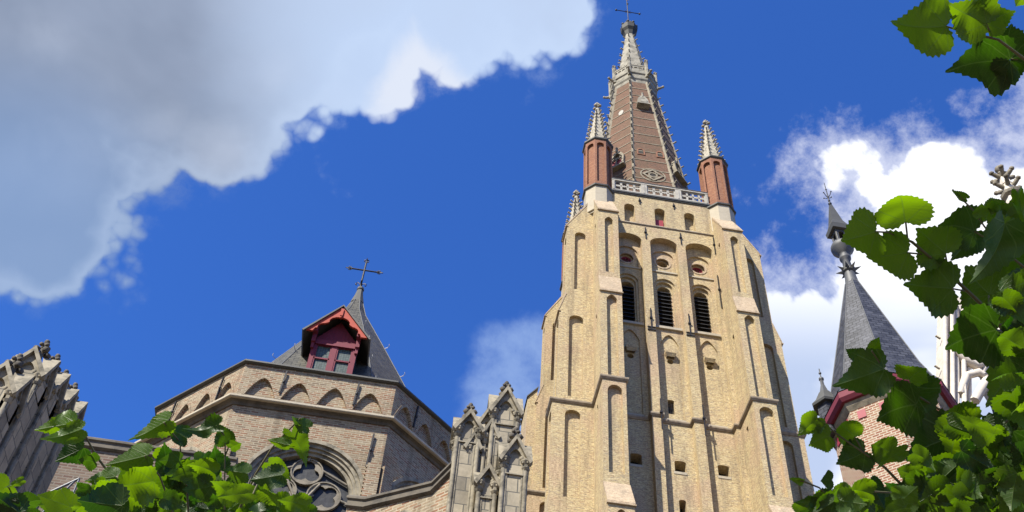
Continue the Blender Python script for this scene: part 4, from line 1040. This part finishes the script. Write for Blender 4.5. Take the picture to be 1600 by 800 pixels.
for k in range(8):
    a = -PI / 2 + PI / 8 + k * PI / 4; d = Vector((math.cos(a), math.sin(a), 0)); hpp.tube([d * (A / math.cos(PI / 8)) + Vector((0, 0, z)) for z, A in CP], .022, 4)
hpp.build('hip_lead', M['leadlight'], co)
nk = MB(); nk.ngon((0, 0), [(31.4, .25), (32.3, .16), (32.8, .14), (32.86, .2), (32.98, .21), (33.04, .15), (33.14, .2), (33.4, .40), (33.55, .42), (33.66, .38), (33.7, .1), (33.75, .08)], 16, smooth=True); nk.build('bulb', M['leadlight'], qt)
sp_ = MB()
for k in range(8):
    a = k * PI / 4 + .2; d = Vector((math.cos(a), math.sin(a), 0)); sp_.loft([[d * .14 + Vector((0, 0, 32.2)) + t for t in (Vector((-d.y * .1, d.x * .1, 0)), Vector((0, 0, .14)), Vector((d.y * .1, -d.x * .1, 0)), Vector((0, 0, -.14)))], [d * .46 + Vector((0, 0, 32.28)) + t * .05 for t in (Vector((-d.y * .1, d.x * .1, 0)), Vector((0, 0, .14)), Vector((d.y * .1, -d.x * .1, 0)), Vector((0, 0, -.14)))]])
sp_.ngon((0, 0), [(32.08, .19), (32.14, .24), (32.3, .24), (32.36, .18)], 12); sp_.build('star_collar', M['lead'], qt)
bf = MB()
for k in range(4):
    a = PI / 4 + k * PI / 2; bf.tube([(.22 * math.cos(a), .22 * math.sin(a), 33.5), (.26 * math.cos(a), .26 * math.sin(a), 34.5)], .045, 6)
bf.ngon((0, 0), [(34.38, .22), (34.4, .32), (34.62, .34), (34.7, .26)], 4); bf.ngon((0, 0), [(34.68, .30), (35.0, .21), (36.15, .05)], 4); bf.build('lantern', M['lead'], qt)
bw_ = MB(); 
for k in range(4):
    a = -PI / 2 + k * PI / 2; n = Vector((math.cos(a), math.sin(a), 0)); u = Vector((-n.y, n.x, 0)); f = frame(n * .2, u, n)
    plate(bw_, f, rect(-.18, .18, 33.6, 34.42), [arch(0, .11, 33.61, 34.3, 'round', 8)], 0, .03)
bw_.build('lantern_arch', M['leadlight'], qt)
fi = MB(); fi.tube([(0, 0, 36.1), (0, 0, 37.65)], [.035, .012], 5); fi.ball((0, 0, 36.25), .075); fi.ball((0, 0, 36.45), .05); fi.ball((0, 0, 37.2), .035)
for k in range(4):
    a = k * PI / 2 + .4; d = Vector((math.cos(a), math.sin(a), 0)); q0 = Vector((0, 0, 36.65)); fi.tube([q0, q0 + d * .12 + Vector((0, 0, .08)), q0 + d * .2 + Vector((0, 0, .2))], .016, 4); fi.ball(q0 + d * .2 + Vector((0, 0, .2)), .03)
fi.build('iron_finial', M['iron'], qt)
lantern = MB(); LXo, LYo = -1.72, .55
lantern.ngon((LXo, LYo), [(24.5, .30), (25.75, .30)], 6); lso = lantern.build('side_lantern', M['slateblue'], qt)
l2 = MB(); l2.ngon((LXo, LYo), [(25.72, .42), (25.80, .44), (26.0, .3), (26.35, .16)], 6); l2.build('lantern_roof', M['lead'], lso)
l3 = MB(); l3.ngon((LXo, LYo), [(26.3, .15), (26.7, .06), (26.95, .05)], 6); l3.tube([(LXo, LYo, 26.9), (LXo, LYo, 27.45)], .02, 5); l3.ball((LXo, LYo, 26.98), .09); l3.ball((LXo, LYo, 27.25), .05); l3.build('lantern_finial', M['leadlight'], lso)
# small dark spout on the turret wall
spo_ = MB(); spo_.tube([(-.5, -1.66, 22.6), (-.5, -1.95, 22.65), (-.5, -2.1, 22.75)], [.05, .06, .07], 6); spo_.ball((-.5, -2.12, 22.8), .11, 1.4, 1, .7); spo_.build('spout', M['iron'], bo)

# ================================================================== WHITE GOTHIC GABLE (far right)
wg = empty('white_gable', (19, 24, 0), 'bright white limestone gothic gable with ogee tracery window at the right', 'gable')
wf = frame((0, 0, 0), (1, 0, 0), (0, -1, 0)); wm = MB()
# coordinates relative to (19, 24): the left raking edge goes (-2.45,26.0) -> (-1.19,31.14)
gab = [(-3.0, 0), (4.0, 0), (4.0, 24), (-.9, 32.4), (-1.25, 31.2), (-2.6, 26.2)]
opn = [(-.1, 25.2), (2.5, 22.0), (2.0, 28.0), (.15, 29.6), (-.62, 27.6)]
plate(wm, wf, gab, [opn], 0, .6)
for q, (w0, c0_) in enumerate(((.0, .22), (.22, .30), (.42, .18), (.62, .28), (.86, .12))):
    P0 = Vector((-2.6 + w0, 26.0, 0)); P1 = Vector((-1.25 + w0, 31.1, 0)); P_1 = Vector((-3.0 + w0, 22, 0))
    wm.tube([wf(P_1.x, P_1.y, c0_ - .12), wf(P0.x, P0.y, c0_ - .12), wf(P1.x, P1.y, c0_ - .12)], .085, 8)
wm.tube([wf(-1.62, 28.9, .1), wf(-1.35, 28.3, .14), wf(-1.0, 28.05, .14), wf(-.72, 28.25, .12), wf(-.5, 28.9, .1), wf(-.1, 29.7, .1), wf(.0, 30.6, .1)], .17, 8)
wm.tube([wf(-1.9, 26.6, .1), wf(-1.5, 27.5, .14), wf(-1.0, 27.75, .14), wf(-.6, 27.4, .12), wf(-.3, 27.6, .1)], .15, 8)
wm.tube([wf(-.8, 27.55, .12), wf(.1, 29.6, .12), wf(.9, 31.2, .12)], .2, 8); wm.tube([wf(-.75, 27.6, .12), wf(-.15, 26.3, .12), wf(.5, 24.8, .12)], .19, 8)
wm.tube([wf(-1.5, 26.4, .1), wf(-1.1, 27.0, .12), wf(-.75, 27.5, .12)], .16, 8)
wm.box((-1.45, -.35, 31.1), (-.85, .0, 31.3)); wm.add([(-1.4, -.3, 31.3), (-.9, -.3, 31.3), (-.9, .0, 31.3), (-1.4, 0, 31.3), (-1.15, -.15, 32.3)], [(0, 1, 4), (1, 2, 4), (2, 3, 4), (3, 0, 4)])
wmo = wm.build('gable_wall', M['stone_bright'], wg)
gg = MB(); plate(gg, wf, [(-.9, 24.0), (2.6, 21.5), (2.2, 28.2), (0, 30.2), (-.5, 28.4)], [], -.35, .02, sides=False); gg.build('window_glass', M['glassfine'], wmo)
ckw = MB()
for q in range(4):
    t = q / 3; p = wf(-2.62 + t * 1.25, 26.4 + t * 4.6, -.1); crocket(ckw, p, (-1, 0, .1), .16)
ckw.build('crocket', M['stone_greyplain'], wmo)
wp = empty('white_pinnacle', (22.9, 24.2, 0), 'tall white stone pinnacle with leafy dark finial at the right edge', 'pinnacle')
pm = MB(); pm.ngon((0, 0), [(0, .55), (37.6, .55)], 8); pm.ngon((0, 0), [(37.55, .62), (37.65, .72), (37.85, .72), (37.95, .55), (39.2, .26)], 8); pm.ngon((0, 0), [(39.1, .28), (40.9, .15)], 8)
for k in range(8):
    a = PI / 8 + k * PI / 4 - PI / 2; pm.tube([(.57 * math.cos(a), .57 * math.sin(a), 20), (.57 * math.cos(a), .57 * math.sin(a), 37.5)], .06, 6)
pm.build('shaft', M['stone_bright'], wp)
fm = MB(); fm.ngon((0, 0), [(39.1, .28), (39.2, .42), (39.35, .44), (39.45, .3)], 8)
for zq, s in ((40.0, .38), (40.75, .26)):
    fm.ngon((0, 0), [(zq - .12, .16), (zq, .24), (zq + .12, .16)], 8)
    for k in range(6):
        a = k * PI / 3; crocket(fm, (s * .5 * math.cos(a), s * .5 * math.sin(a), zq - .1), (math.cos(a), math.sin(a), 0), .42)
fm.ball((0, 0, 41.2), .2); fm.build('finial', M['stone_trac'], wp)

#LEAVES
# ================================================================== FOLIAGE NEAR THE CAMERA
def leaf(mb, tones, uvs, base, tip, nrm, width, tone, fold=.25, curl=.15, rnd=random, holes=0):
    """one lime leaf: heart-shaped, toothed, folded along the midrib"""
    base = Vector(base); v = Vector(tip) - base; L = v.length; v.normalize()
    n = Vector(nrm); n = (n - v * n.dot(v)).normalized(); u = v.cross(n)
    half = [(0, -.0), (.10, -.10), (.24, -.15), (.38, -.10), (.47, .04), (.5, .2), (.48, .36), (.42, .52), (.32, .67), (.2, .80), (.09, .91), (0, 1.02)]
    lobed = [(0, -.0), (.12, -.13), (.28, -.17), (.42, -.08), (.50, .08), (.55, .24), (.53, .38), (.40, .48), (.30, .64), (.19, .80), (.08, .93), (0, 1.06)]
    lk = [rnd.uniform(0, 1), rnd.uniform(0, 1)]; cut = rnd.uniform(.85, 1.1)
    # resample with teeth
    N = 30; both = []
    for sd_ in (0, 1):
        pts = []
        for i in range(N + 1):
            t = i / N * (len(half) - 1); k = min(int(t), len(half) - 2); fr_ = t - k
            a = Vector(half[k]).lerp(Vector(half[k + 1]), fr_).lerp(Vector(lobed[k]).lerp(Vector(lobed[k + 1]), fr_), lk[sd_])
            if 0 < i < N:
                c = Vector((0, .35)); o = (a - c).normalized(); a = a + o * ((.026 if i % 2 else -.016) + rnd.uniform(-.014, .014))
            pts.append(a)
        both.append(pts)
    asym = rnd.uniform(-.12, .12); tipc = rnd.uniform(-.2, 1.0); edgec = rnd.uniform(-.4, 1.0); ph = rnd.uniform(0, 6.3); wav = rnd.uniform(.02, .10)
    def P(x, y):
        r2 = abs(x); z = fold * r2 - curl * (y - .3) ** 2 * 1.2 - tipc * max(0, y - .55) ** 2 * 2.2 - edgec * max(0, r2 - .3) ** 2 * 6 + wav * math.sin(ph + 9 * y + 5 * x) * (r2 * 2) - .35 * r2 * r2
        xx = x * (1 - .12 * fold) + asym * y * y
        return base + u * xx * width + v * y * L + n * z * L
    o = len(mb.v); V = []; F = []; U = []
    for s in (-1, 1):
        o2 = len(V); pts = both[0 if s < 0 else 1]
        for i, a in enumerate(pts):
            yy = i / N; sp_ = Vector((0, yy * 1.0))
            for q in (0, .5, 1):
                w_ = sp_.lerp(a, q); V.append(P(w_.x * s, w_.y)); U.append((w_.x * s, w_.y))
        for i in range(N):
            for q in range(2):
                a_, b_, c_, d_ = o2 + i * 3 + q, o2 + i * 3 + q + 1, o2 + (i + 1) * 3 + q + 1, o2 + (i + 1) * 3 + q
                F.append((a_, b_, c_, d_) if s > 0 else (a_, d_, c_, b_))
    mb.add(V, F, True); uvs += U; tones += [tone] * len(V)
def build_leaves(mb, tones, uvs, name, parent):
    me = bpy.data.meshes.new(name); me.from_pydata([tuple(v) for v in mb.v], [], [list(f) for f in mb.f])
    me.polygons.foreach_set('use_smooth', [True] * len(me.polygons))
    ul_ = me.uv_layers.new(name='UVMap')
    idx = [0] * len(me.loops); me.loops.foreach_get('vertex_index', idx)
    ul_.data.foreach_set('uv', [c for i in idx for c in uvs[i]])
    at = me.attributes.new('tone', 'FLOAT', 'POINT'); at.data.foreach_set('value', tones)
    me.materials.append(M['leaf']); o = bpy.data.objects.new(name, me); col.objects.link(o); o.parent = parent; return o
def px2m(px, d): return px * d / FOC * .97
def add_leaf_px(L, rnd):
    """L = bx, by, tx, ty, width_px, distance, tone, tilt_base_to_tip, roll"""
    bx_, by_, tx_, ty_, w, d, tone, tl, rl = L
    B = pt(bx_, by_, d); ln = math.hypot(tx_ - bx_, ty_ - by_)
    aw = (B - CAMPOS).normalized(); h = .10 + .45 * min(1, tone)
    N_ = (Vector((0, 0, 1)) * h + aw * (1 - h) + Vector((rnd.uniform(-.2, .2), rnd.uniform(-.2, .2), 0))).normalized()
    dt = viewdir(tx_, ty_); T = CAMPOS + dt * ((B - CAMPOS).dot(N_) / dt.dot(N_)); T += dt * tl * px2m(ln, d) * .4
    v = (T - B).normalized(); n = (N_ - v * N_.dot(v)).normalized()
    n = Matrix.Rotation(rl * .6, 3, v) @ n
    return B, T, n, px2m(w, d) / max(.5, math.cos(rl)) * .95, tone
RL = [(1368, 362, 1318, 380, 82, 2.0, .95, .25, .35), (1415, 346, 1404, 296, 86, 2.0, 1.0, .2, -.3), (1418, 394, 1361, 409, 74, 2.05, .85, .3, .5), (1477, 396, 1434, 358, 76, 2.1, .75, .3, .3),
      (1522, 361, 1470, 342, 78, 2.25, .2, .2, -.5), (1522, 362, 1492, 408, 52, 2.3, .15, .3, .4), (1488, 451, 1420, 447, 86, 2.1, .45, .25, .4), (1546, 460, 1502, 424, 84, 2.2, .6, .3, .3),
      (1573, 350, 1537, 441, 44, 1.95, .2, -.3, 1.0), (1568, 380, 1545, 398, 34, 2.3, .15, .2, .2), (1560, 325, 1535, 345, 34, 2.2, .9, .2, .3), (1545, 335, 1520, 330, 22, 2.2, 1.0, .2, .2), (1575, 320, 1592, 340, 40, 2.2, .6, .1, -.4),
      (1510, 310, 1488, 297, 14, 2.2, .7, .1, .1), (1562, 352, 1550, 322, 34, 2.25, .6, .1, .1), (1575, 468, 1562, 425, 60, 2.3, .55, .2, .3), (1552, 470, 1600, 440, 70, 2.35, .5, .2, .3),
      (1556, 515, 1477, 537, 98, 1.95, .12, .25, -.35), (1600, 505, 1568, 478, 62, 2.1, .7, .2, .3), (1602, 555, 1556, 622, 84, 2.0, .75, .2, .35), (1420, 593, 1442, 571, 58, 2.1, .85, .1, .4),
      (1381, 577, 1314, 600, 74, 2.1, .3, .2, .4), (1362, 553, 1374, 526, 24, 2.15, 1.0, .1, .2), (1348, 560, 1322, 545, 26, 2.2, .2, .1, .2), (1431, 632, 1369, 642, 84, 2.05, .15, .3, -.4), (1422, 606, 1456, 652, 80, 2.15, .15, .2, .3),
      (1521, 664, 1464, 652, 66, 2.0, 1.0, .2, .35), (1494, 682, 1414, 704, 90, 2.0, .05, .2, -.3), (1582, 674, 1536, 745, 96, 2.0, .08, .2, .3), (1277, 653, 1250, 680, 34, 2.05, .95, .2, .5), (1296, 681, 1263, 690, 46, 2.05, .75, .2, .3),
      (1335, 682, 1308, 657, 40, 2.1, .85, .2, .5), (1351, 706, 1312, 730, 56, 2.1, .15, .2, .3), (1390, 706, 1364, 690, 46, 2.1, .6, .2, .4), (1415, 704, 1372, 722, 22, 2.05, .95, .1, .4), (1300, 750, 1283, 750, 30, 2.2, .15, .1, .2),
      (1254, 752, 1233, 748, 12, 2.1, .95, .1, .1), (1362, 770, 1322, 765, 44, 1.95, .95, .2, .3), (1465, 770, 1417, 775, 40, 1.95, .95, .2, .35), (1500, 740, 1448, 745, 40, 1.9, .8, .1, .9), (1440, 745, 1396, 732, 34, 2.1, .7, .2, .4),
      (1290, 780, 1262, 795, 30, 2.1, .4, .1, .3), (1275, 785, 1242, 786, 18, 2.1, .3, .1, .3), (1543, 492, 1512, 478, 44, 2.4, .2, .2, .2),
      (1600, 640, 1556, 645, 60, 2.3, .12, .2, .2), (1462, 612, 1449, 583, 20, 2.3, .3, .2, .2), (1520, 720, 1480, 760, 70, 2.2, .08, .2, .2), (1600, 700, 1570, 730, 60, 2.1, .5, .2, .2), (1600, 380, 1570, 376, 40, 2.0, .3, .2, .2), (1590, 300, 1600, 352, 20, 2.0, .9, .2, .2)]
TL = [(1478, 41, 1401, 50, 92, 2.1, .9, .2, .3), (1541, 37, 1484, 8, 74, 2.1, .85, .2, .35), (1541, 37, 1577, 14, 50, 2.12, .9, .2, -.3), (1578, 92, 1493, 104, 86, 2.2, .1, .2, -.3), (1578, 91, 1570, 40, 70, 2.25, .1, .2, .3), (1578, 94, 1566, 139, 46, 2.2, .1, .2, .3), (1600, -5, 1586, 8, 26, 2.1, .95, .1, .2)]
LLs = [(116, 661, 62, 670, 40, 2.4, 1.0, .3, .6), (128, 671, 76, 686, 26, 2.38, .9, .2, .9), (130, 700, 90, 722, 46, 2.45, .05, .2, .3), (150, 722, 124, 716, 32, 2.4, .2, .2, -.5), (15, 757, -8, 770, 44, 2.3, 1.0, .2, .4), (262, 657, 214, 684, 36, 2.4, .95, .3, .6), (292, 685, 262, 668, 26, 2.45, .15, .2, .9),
      (230, 712, 170, 726, 42, 2.35, .85, .3, .6), (238, 752, 178, 762, 66, 2.3, .95, .2, .4), (263, 736, 254, 694, 40, 2.5, .05, .1, .2), (343, 664, 298, 678, 26, 2.4, .2, .2, .9), (354, 692, 345, 664, 36, 2.45, .3, .1, .3), (360, 700, 375, 690, 26, 2.4, .5, .1, .5), (345, 735, 330, 700, 40, 2.5, .05, .1, .2),
      (335, 738, 298, 722, 44, 2.4, .95, .2, .4), (386, 740, 352, 732, 32, 2.4, .5, .2, .7), (456, 675, 478, 720, 44, 2.3, .7, .2, .3), (450, 695, 418, 688, 20, 2.3, .95, .2, .5), (482, 668, 455, 655, 22, 2.3, .3, .1, .7), (420, 722, 452, 745, 36, 2.35, .75, .1, .4), (440, 742, 392, 750, 30, 2.25, .1, .2, .9),
      (412, 765, 438, 792, 34, 2.25, .95, .1, .4), (480, 790, 440, 780, 36, 2.2, .8, .2, .5), (392, 770, 346, 776, 34, 2.25, .95, .2, .4), (190, 790, 122, 785, 74, 2.2, .05, .2, .3), (110, 792, 60, 775, 46, 2.25, .9, .2, .5), (36, 750, 14, 760, 14, 2.2, .95, .1, .3), (28, 800, -10, 770, 54, 2.25, .05, .1, .2),
      (180, 745, 136, 750, 32, 2.35, .8, .2, .6), (330, 760, 290, 770, 44, 2.4, .3, .2, .5), (300, 735, 262, 745, 36, 2.45, .6, .2, .6), (225, 700, 205, 720, 24, 2.4, .7, .2, .6)]
def foliage(root, lists, fills, name, seed, wsc=1.0):
    rnd = random.Random(seed); mb = MB(); tones = []; uvs = []
    for L in lists:
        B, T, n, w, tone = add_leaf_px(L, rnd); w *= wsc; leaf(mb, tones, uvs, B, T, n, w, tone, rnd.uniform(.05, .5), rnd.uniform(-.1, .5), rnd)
    for (poly, count, d0, d1, s0, s1, tn) in fills:
        count = int(count * 1.7); s0 *= .8; s1 *= .85
        xs = [p[0] for p in poly]; ys = [p[1] for p in poly]; k = 0
        while k < count:
            x = rnd.uniform(min(xs), max(xs)); y = rnd.uniform(min(ys), max(ys)); ins = False
            for i in range(len(poly)):
                (xa, ya), (xb, yb) = poly[i - 1], poly[i]
                if (ya > y) != (yb > y) and x < (xb - xa) * (y - ya) / (yb - ya) + xa: ins = not ins
            if not ins: continue
            k += 1; d = rnd.uniform(d0, d1); a = rnd.uniform(0, 2 * PI); s = rnd.uniform(s0, s1)
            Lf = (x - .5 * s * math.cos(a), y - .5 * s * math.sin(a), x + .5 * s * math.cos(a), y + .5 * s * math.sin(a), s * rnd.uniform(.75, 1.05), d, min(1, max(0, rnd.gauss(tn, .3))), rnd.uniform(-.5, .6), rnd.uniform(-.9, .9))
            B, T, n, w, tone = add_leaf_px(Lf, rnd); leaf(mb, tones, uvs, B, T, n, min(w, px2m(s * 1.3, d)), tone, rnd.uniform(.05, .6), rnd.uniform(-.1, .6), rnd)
    return mb, tones, uvs, rnd
def shade_leaves(mb, tones, uvs, rnd, centre, spread, count):  # unseen leaf clumps, added on the sun side to shade the visible leaves
    for _ in range(count):
        c = Vector(centre) + Vector((rnd.gauss(0, 1) * spread[0], rnd.gauss(0, 1) * spread[1], rnd.gauss(0, 1) * spread[2]))
        a = rnd.uniform(0, 2 * PI); v = Vector((math.cos(a), math.sin(a), rnd.uniform(-.5, .1))).normalized(); s = rnd.uniform(.08, .12)
        leaf(mb, tones, uvs, c, c + v * s, Vector((rnd.gauss(0, .3), rnd.gauss(0, .3), 1)), s * .95, rnd.random(), .15, .15, rnd)
def stems(mb, lists, r0=.0034):
    for pts in lists:
        P = [pt(*p[:3]) for p in pts]; r = [max(.0016, r0 * p[3]) for p in pts]
        mb.tube(P, r, 6)
# right-hand lime tree: trunk outside the frame on the right
lime = empty('lime_tree', (3.6, 1.6, 0), 'lime tree with broad green toothed leaves hanging in from the right edge', 'tree')
inv = -Vector((3.6, 1.6, 0))
fillsR = [([(1252, 800), (1300, 782), (1350, 772), (1400, 765), (1450, 765), (1520, 720), (1560, 670), (1610, 660), (1620, 830), (1250, 830)], 85, 2.1, 2.7, 36, 62, .3),
          ([(1520, 690), (1575, 660), (1590, 560), (1610, 500), (1650, 490), (1640, 800), (1500, 760)], 45, 2.3, 2.9, 46, 74, .15),
          ([(1262, 810), (1300, 775), (1420, 762), (1500, 770), (1600, 740), (1610, 830)], 24, 1.82, 2.02, 36, 58, .55),
          ([(1440, 700), (1500, 668), (1560, 655), (1605, 600), (1610, 790), (1440, 780)], 16, 1.84, 1.94, 46, 72, .6),
          ([(1570, 470), (1605, 430), (1610, 600), (1572, 600)], 6, 1.86, 1.95, 50, 76, .6),
          ([(1515, 322), (1560, 310), (1600, 320), (1610, 360), (1560, 350)], 9, 2.1, 2.3, 18, 32, .7),
          ([(1560, 400), (1600, 380), (1640, 420), (1640, 500), (1560, 500), (1520, 470)], 12, 2.3, 2.8, 50, 75, .3)]
mb, tones, uvs, rnd = foliage(lime, RL + TL, fillsR, 'foliage', 11)
shade_leaves(mb, tones, uvs, rnd, pt(1575, 640, 2.3) + SUN_DIR * 2.4, (.17, .17, .15), 105)
shade_leaves(mb, tones, uvs, rnd, pt(1450, 720, 2.2) + SUN_DIR * 2.6, (.2, .18, .15), 80)
shade_leaves(mb, tones, uvs, rnd, pt(1560, 80, 2.3) + SUN_DIR * 2.4, (.08, .08, .1), 14)
for v in mb.v: v += inv
build_leaves(mb, tones, uvs, 'crown', lime)
tw = MB()
stems(tw, [[(1367, 362, 2.0, .35), (1388, 363, 2.03, .5), (1425, 378, 2.08, .8), (1480, 425, 2.12, .9), (1530, 472, 2.15, 1.1), (1590, 540, 2.2, 1.4), (1680, 600, 2.4, 2.0)],
           [(1415, 346, 2.0, .3), (1418, 372, 2.08, .4)], [(1418, 395, 2.05, .3), (1440, 397, 2.1, .4)], [(1477, 396, 2.1, .3), (1482, 424, 2.12, .4)],
           [(1522, 361, 2.25, .35), (1560, 385, 2.25, .5), (1640, 450, 2.4, 1.2)], [(1488, 296, 2.2, .3), (1520, 328, 2.2, .35), (1560, 385, 2.25, .5)], [(1550, 350, 2.2, .3), (1556, 385, 2.25, .4)],
           [(1488, 451, 2.1, .3), (1510, 455, 2.14, .4)], [(1545, 462, 2.2, .3), (1546, 488, 2.17, .4)], [(1556, 515, 1.95, .5), (1575, 520, 2.1, .5), (1590, 540, 2.2, .6)],
           [(1277, 653, 2.05, .3), (1310, 680, 2.07, .5), (1350, 708, 2.1, .6), (1382, 730, 2.12, .8), (1440, 790, 2.2, 1.0), (1480, 860, 2.4, 1.4)], [(1335, 682, 2.1, .3), (1350, 708, 2.1, .35)], [(1362, 548, 2.1, .3), (1390, 590, 2.12, .5), (1420, 610, 2.13, .6), (1500, 660, 2.2, .9), (1580, 700, 2.3, 1.2)],
           [(1582, 650, 1.97, .6), (1540, 690, 1.97, .7), (1505, 735, 1.97, .8), (1490, 765, 1.97, .7), (1487, 830, 2.1, 1.0)], [(1466, 770, 1.95, .4), (1492, 764, 1.97, .5)], [(1363, 768, 1.95, .35), (1395, 770, 2.0, .4), (1420, 800, 2.1, .6)], [(1478, 41, 2.1, .45), (1497, 47, 2.12, .6), (1560, 62, 2.15, .7), (1600, 92, 2.18, .9), (1700, 150, 2.3, 1.4)],
           [(1541, 37, 2.1, .35), (1550, 58, 2.14, .4)], [(1578, 92, 2.2, .4), (1600, 93, 2.2, .5)], [(1233, 748, 2.1, .3), (1255, 752, 2.1, .35), (1280, 762, 2.12, .4), (1320, 800, 2.2, .6), (1340, 850, 2.3, .9)], [(1522, 664, 2.0, .35), (1540, 680, 1.99, .4)]])
tbl = [pt(1700, 150, 2.3), pt(1680, 600, 2.4), pt(1640, 450, 2.4), pt(1580, 700, 2.3), pt(1480, 860, 2.4), pt(1487, 830, 2.1), pt(1340, 850, 2.3), pt(1420, 800, 2.1)]
tops = [Vector((3.4, 1.55, 3.6)), Vector((3.5, 1.6, 3.0)), Vector((3.5, 1.6, 3.1)), Vector((3.5, 1.6, 2.6)), Vector((3.55, 1.6, 2.0)), Vector((3.55, 1.6, 1.9)), Vector((3.55, 1.6, 1.7)), Vector((3.55, 1.6, 1.8))]
for a, b_ in zip(tbl, tops):
    m_ = a.lerp(b_, .5) + Vector((0, 0, -.12)); tw.tube([a, m_, b_], [.008, .02, .035], 6)
tw.tube([pt(1540, 620, 2.2) + SUN_DIR * 2.4 + Vector((.2, 0, 0)), Vector((2.2, .4, 3.9)), Vector((3.4, 1.5, 3.2))], [.01, .03, .06], 7)
for v in tw.v: v += inv
tw.build('branch', M['bark'], lime)
tk = MB(); tk.tube([(0, 0, -.05), (.03, .02, .6), (-.04, 0, 2.0), (-.1, -.03, 3.4), (-.1, .05, 5.2), (.0, .1, 7)], [.2, .15, .12, .1, .07, .03], 12); tk.build('trunk', M['barkdark'], lime)
# left-hand shrub
bush = empty('leafy_shrub', (-1.1, 1.9, 0), 'young broad-leaved shrub with bright green leaves along the lower left edge', 'shrub')
inv = -Vector((-1.1, 1.9, 0))
fillsL = [([(-20, 850), (-20, 790), (60, 778), (120, 765), (170, 742), (230, 735), (300, 735), (380, 748), (420, 770), (470, 785), (490, 850)], 95, 2.25, 2.9, 26, 50, .38),
          ([(180, 745), (210, 715), (270, 712), (330, 722), (370, 740), (360, 780), (200, 780)], 16, 2.4, 2.8, 24, 40, .35)]
mb, tones, uvs, rnd = foliage(bush, LLs, fillsL, 'foliage', 5, .9)
for v in mb.v: v += inv
build_leaves(mb, tones, uvs, 'foliage', bush)
tw = MB()
stems(tw, [[(116, 661, 2.4, .3), (134, 682, 2.4, .5), (150, 712, 2.42, .7), (180, 752, 2.42, .8), (200, 840, 2.4, 1.1)], [(470, 653, 2.3, .35), (440, 683, 2.32, .5), (425, 700, 2.33, .6), (400, 740, 2.34, .7), (372, 800, 2.35, .9), (350, 860, 2.4, 1.1)],
           [(281, 688, 2.45, .3), (283, 722, 2.45, .5), (292, 760, 2.45, .6), (297, 850, 2.45, .9)], [(352, 692, 2.45, .35), (351, 745, 2.45, .5), (352, 850, 2.45, .8)], [(358, 696, 2.43, .3), (352, 712, 2.45, .35)], [(226, 712, 2.35, .35), (250, 745, 2.37, .5), (270, 800, 2.4, .7), (285, 860, 2.4, .9)],
           [(256, 660, 2.4, .3), (272, 680, 2.43, .35), (281, 690, 2.45, .35)], [(395, 772, 2.25, .3), (405, 750, 2.3, .4)], [(340, 665, 2.4, .25), (350, 680, 2.44, .35)], [(12, 760, 2.3, .3), (36, 790, 2.35, .5), (50, 850, 2.4, .7)]])
for a in (pt(200, 840, 2.4), pt(350, 860, 2.4), pt(297, 850, 2.45), pt(352, 850, 2.45), pt(285, 860, 2.4), pt(50, 850, 2.4)):
    g0 = Vector((-1.1 + (a.x + 1.1) * .2, 1.9 + (a.y - 1.9) * .2, 0)); tw.tube([a, a.lerp(g0, .4) + Vector((0, .05, 0)), g0], [.006, .011, .018], 6)
for v in tw.v: v += inv
tw.build('stem', M['bark'], bush)
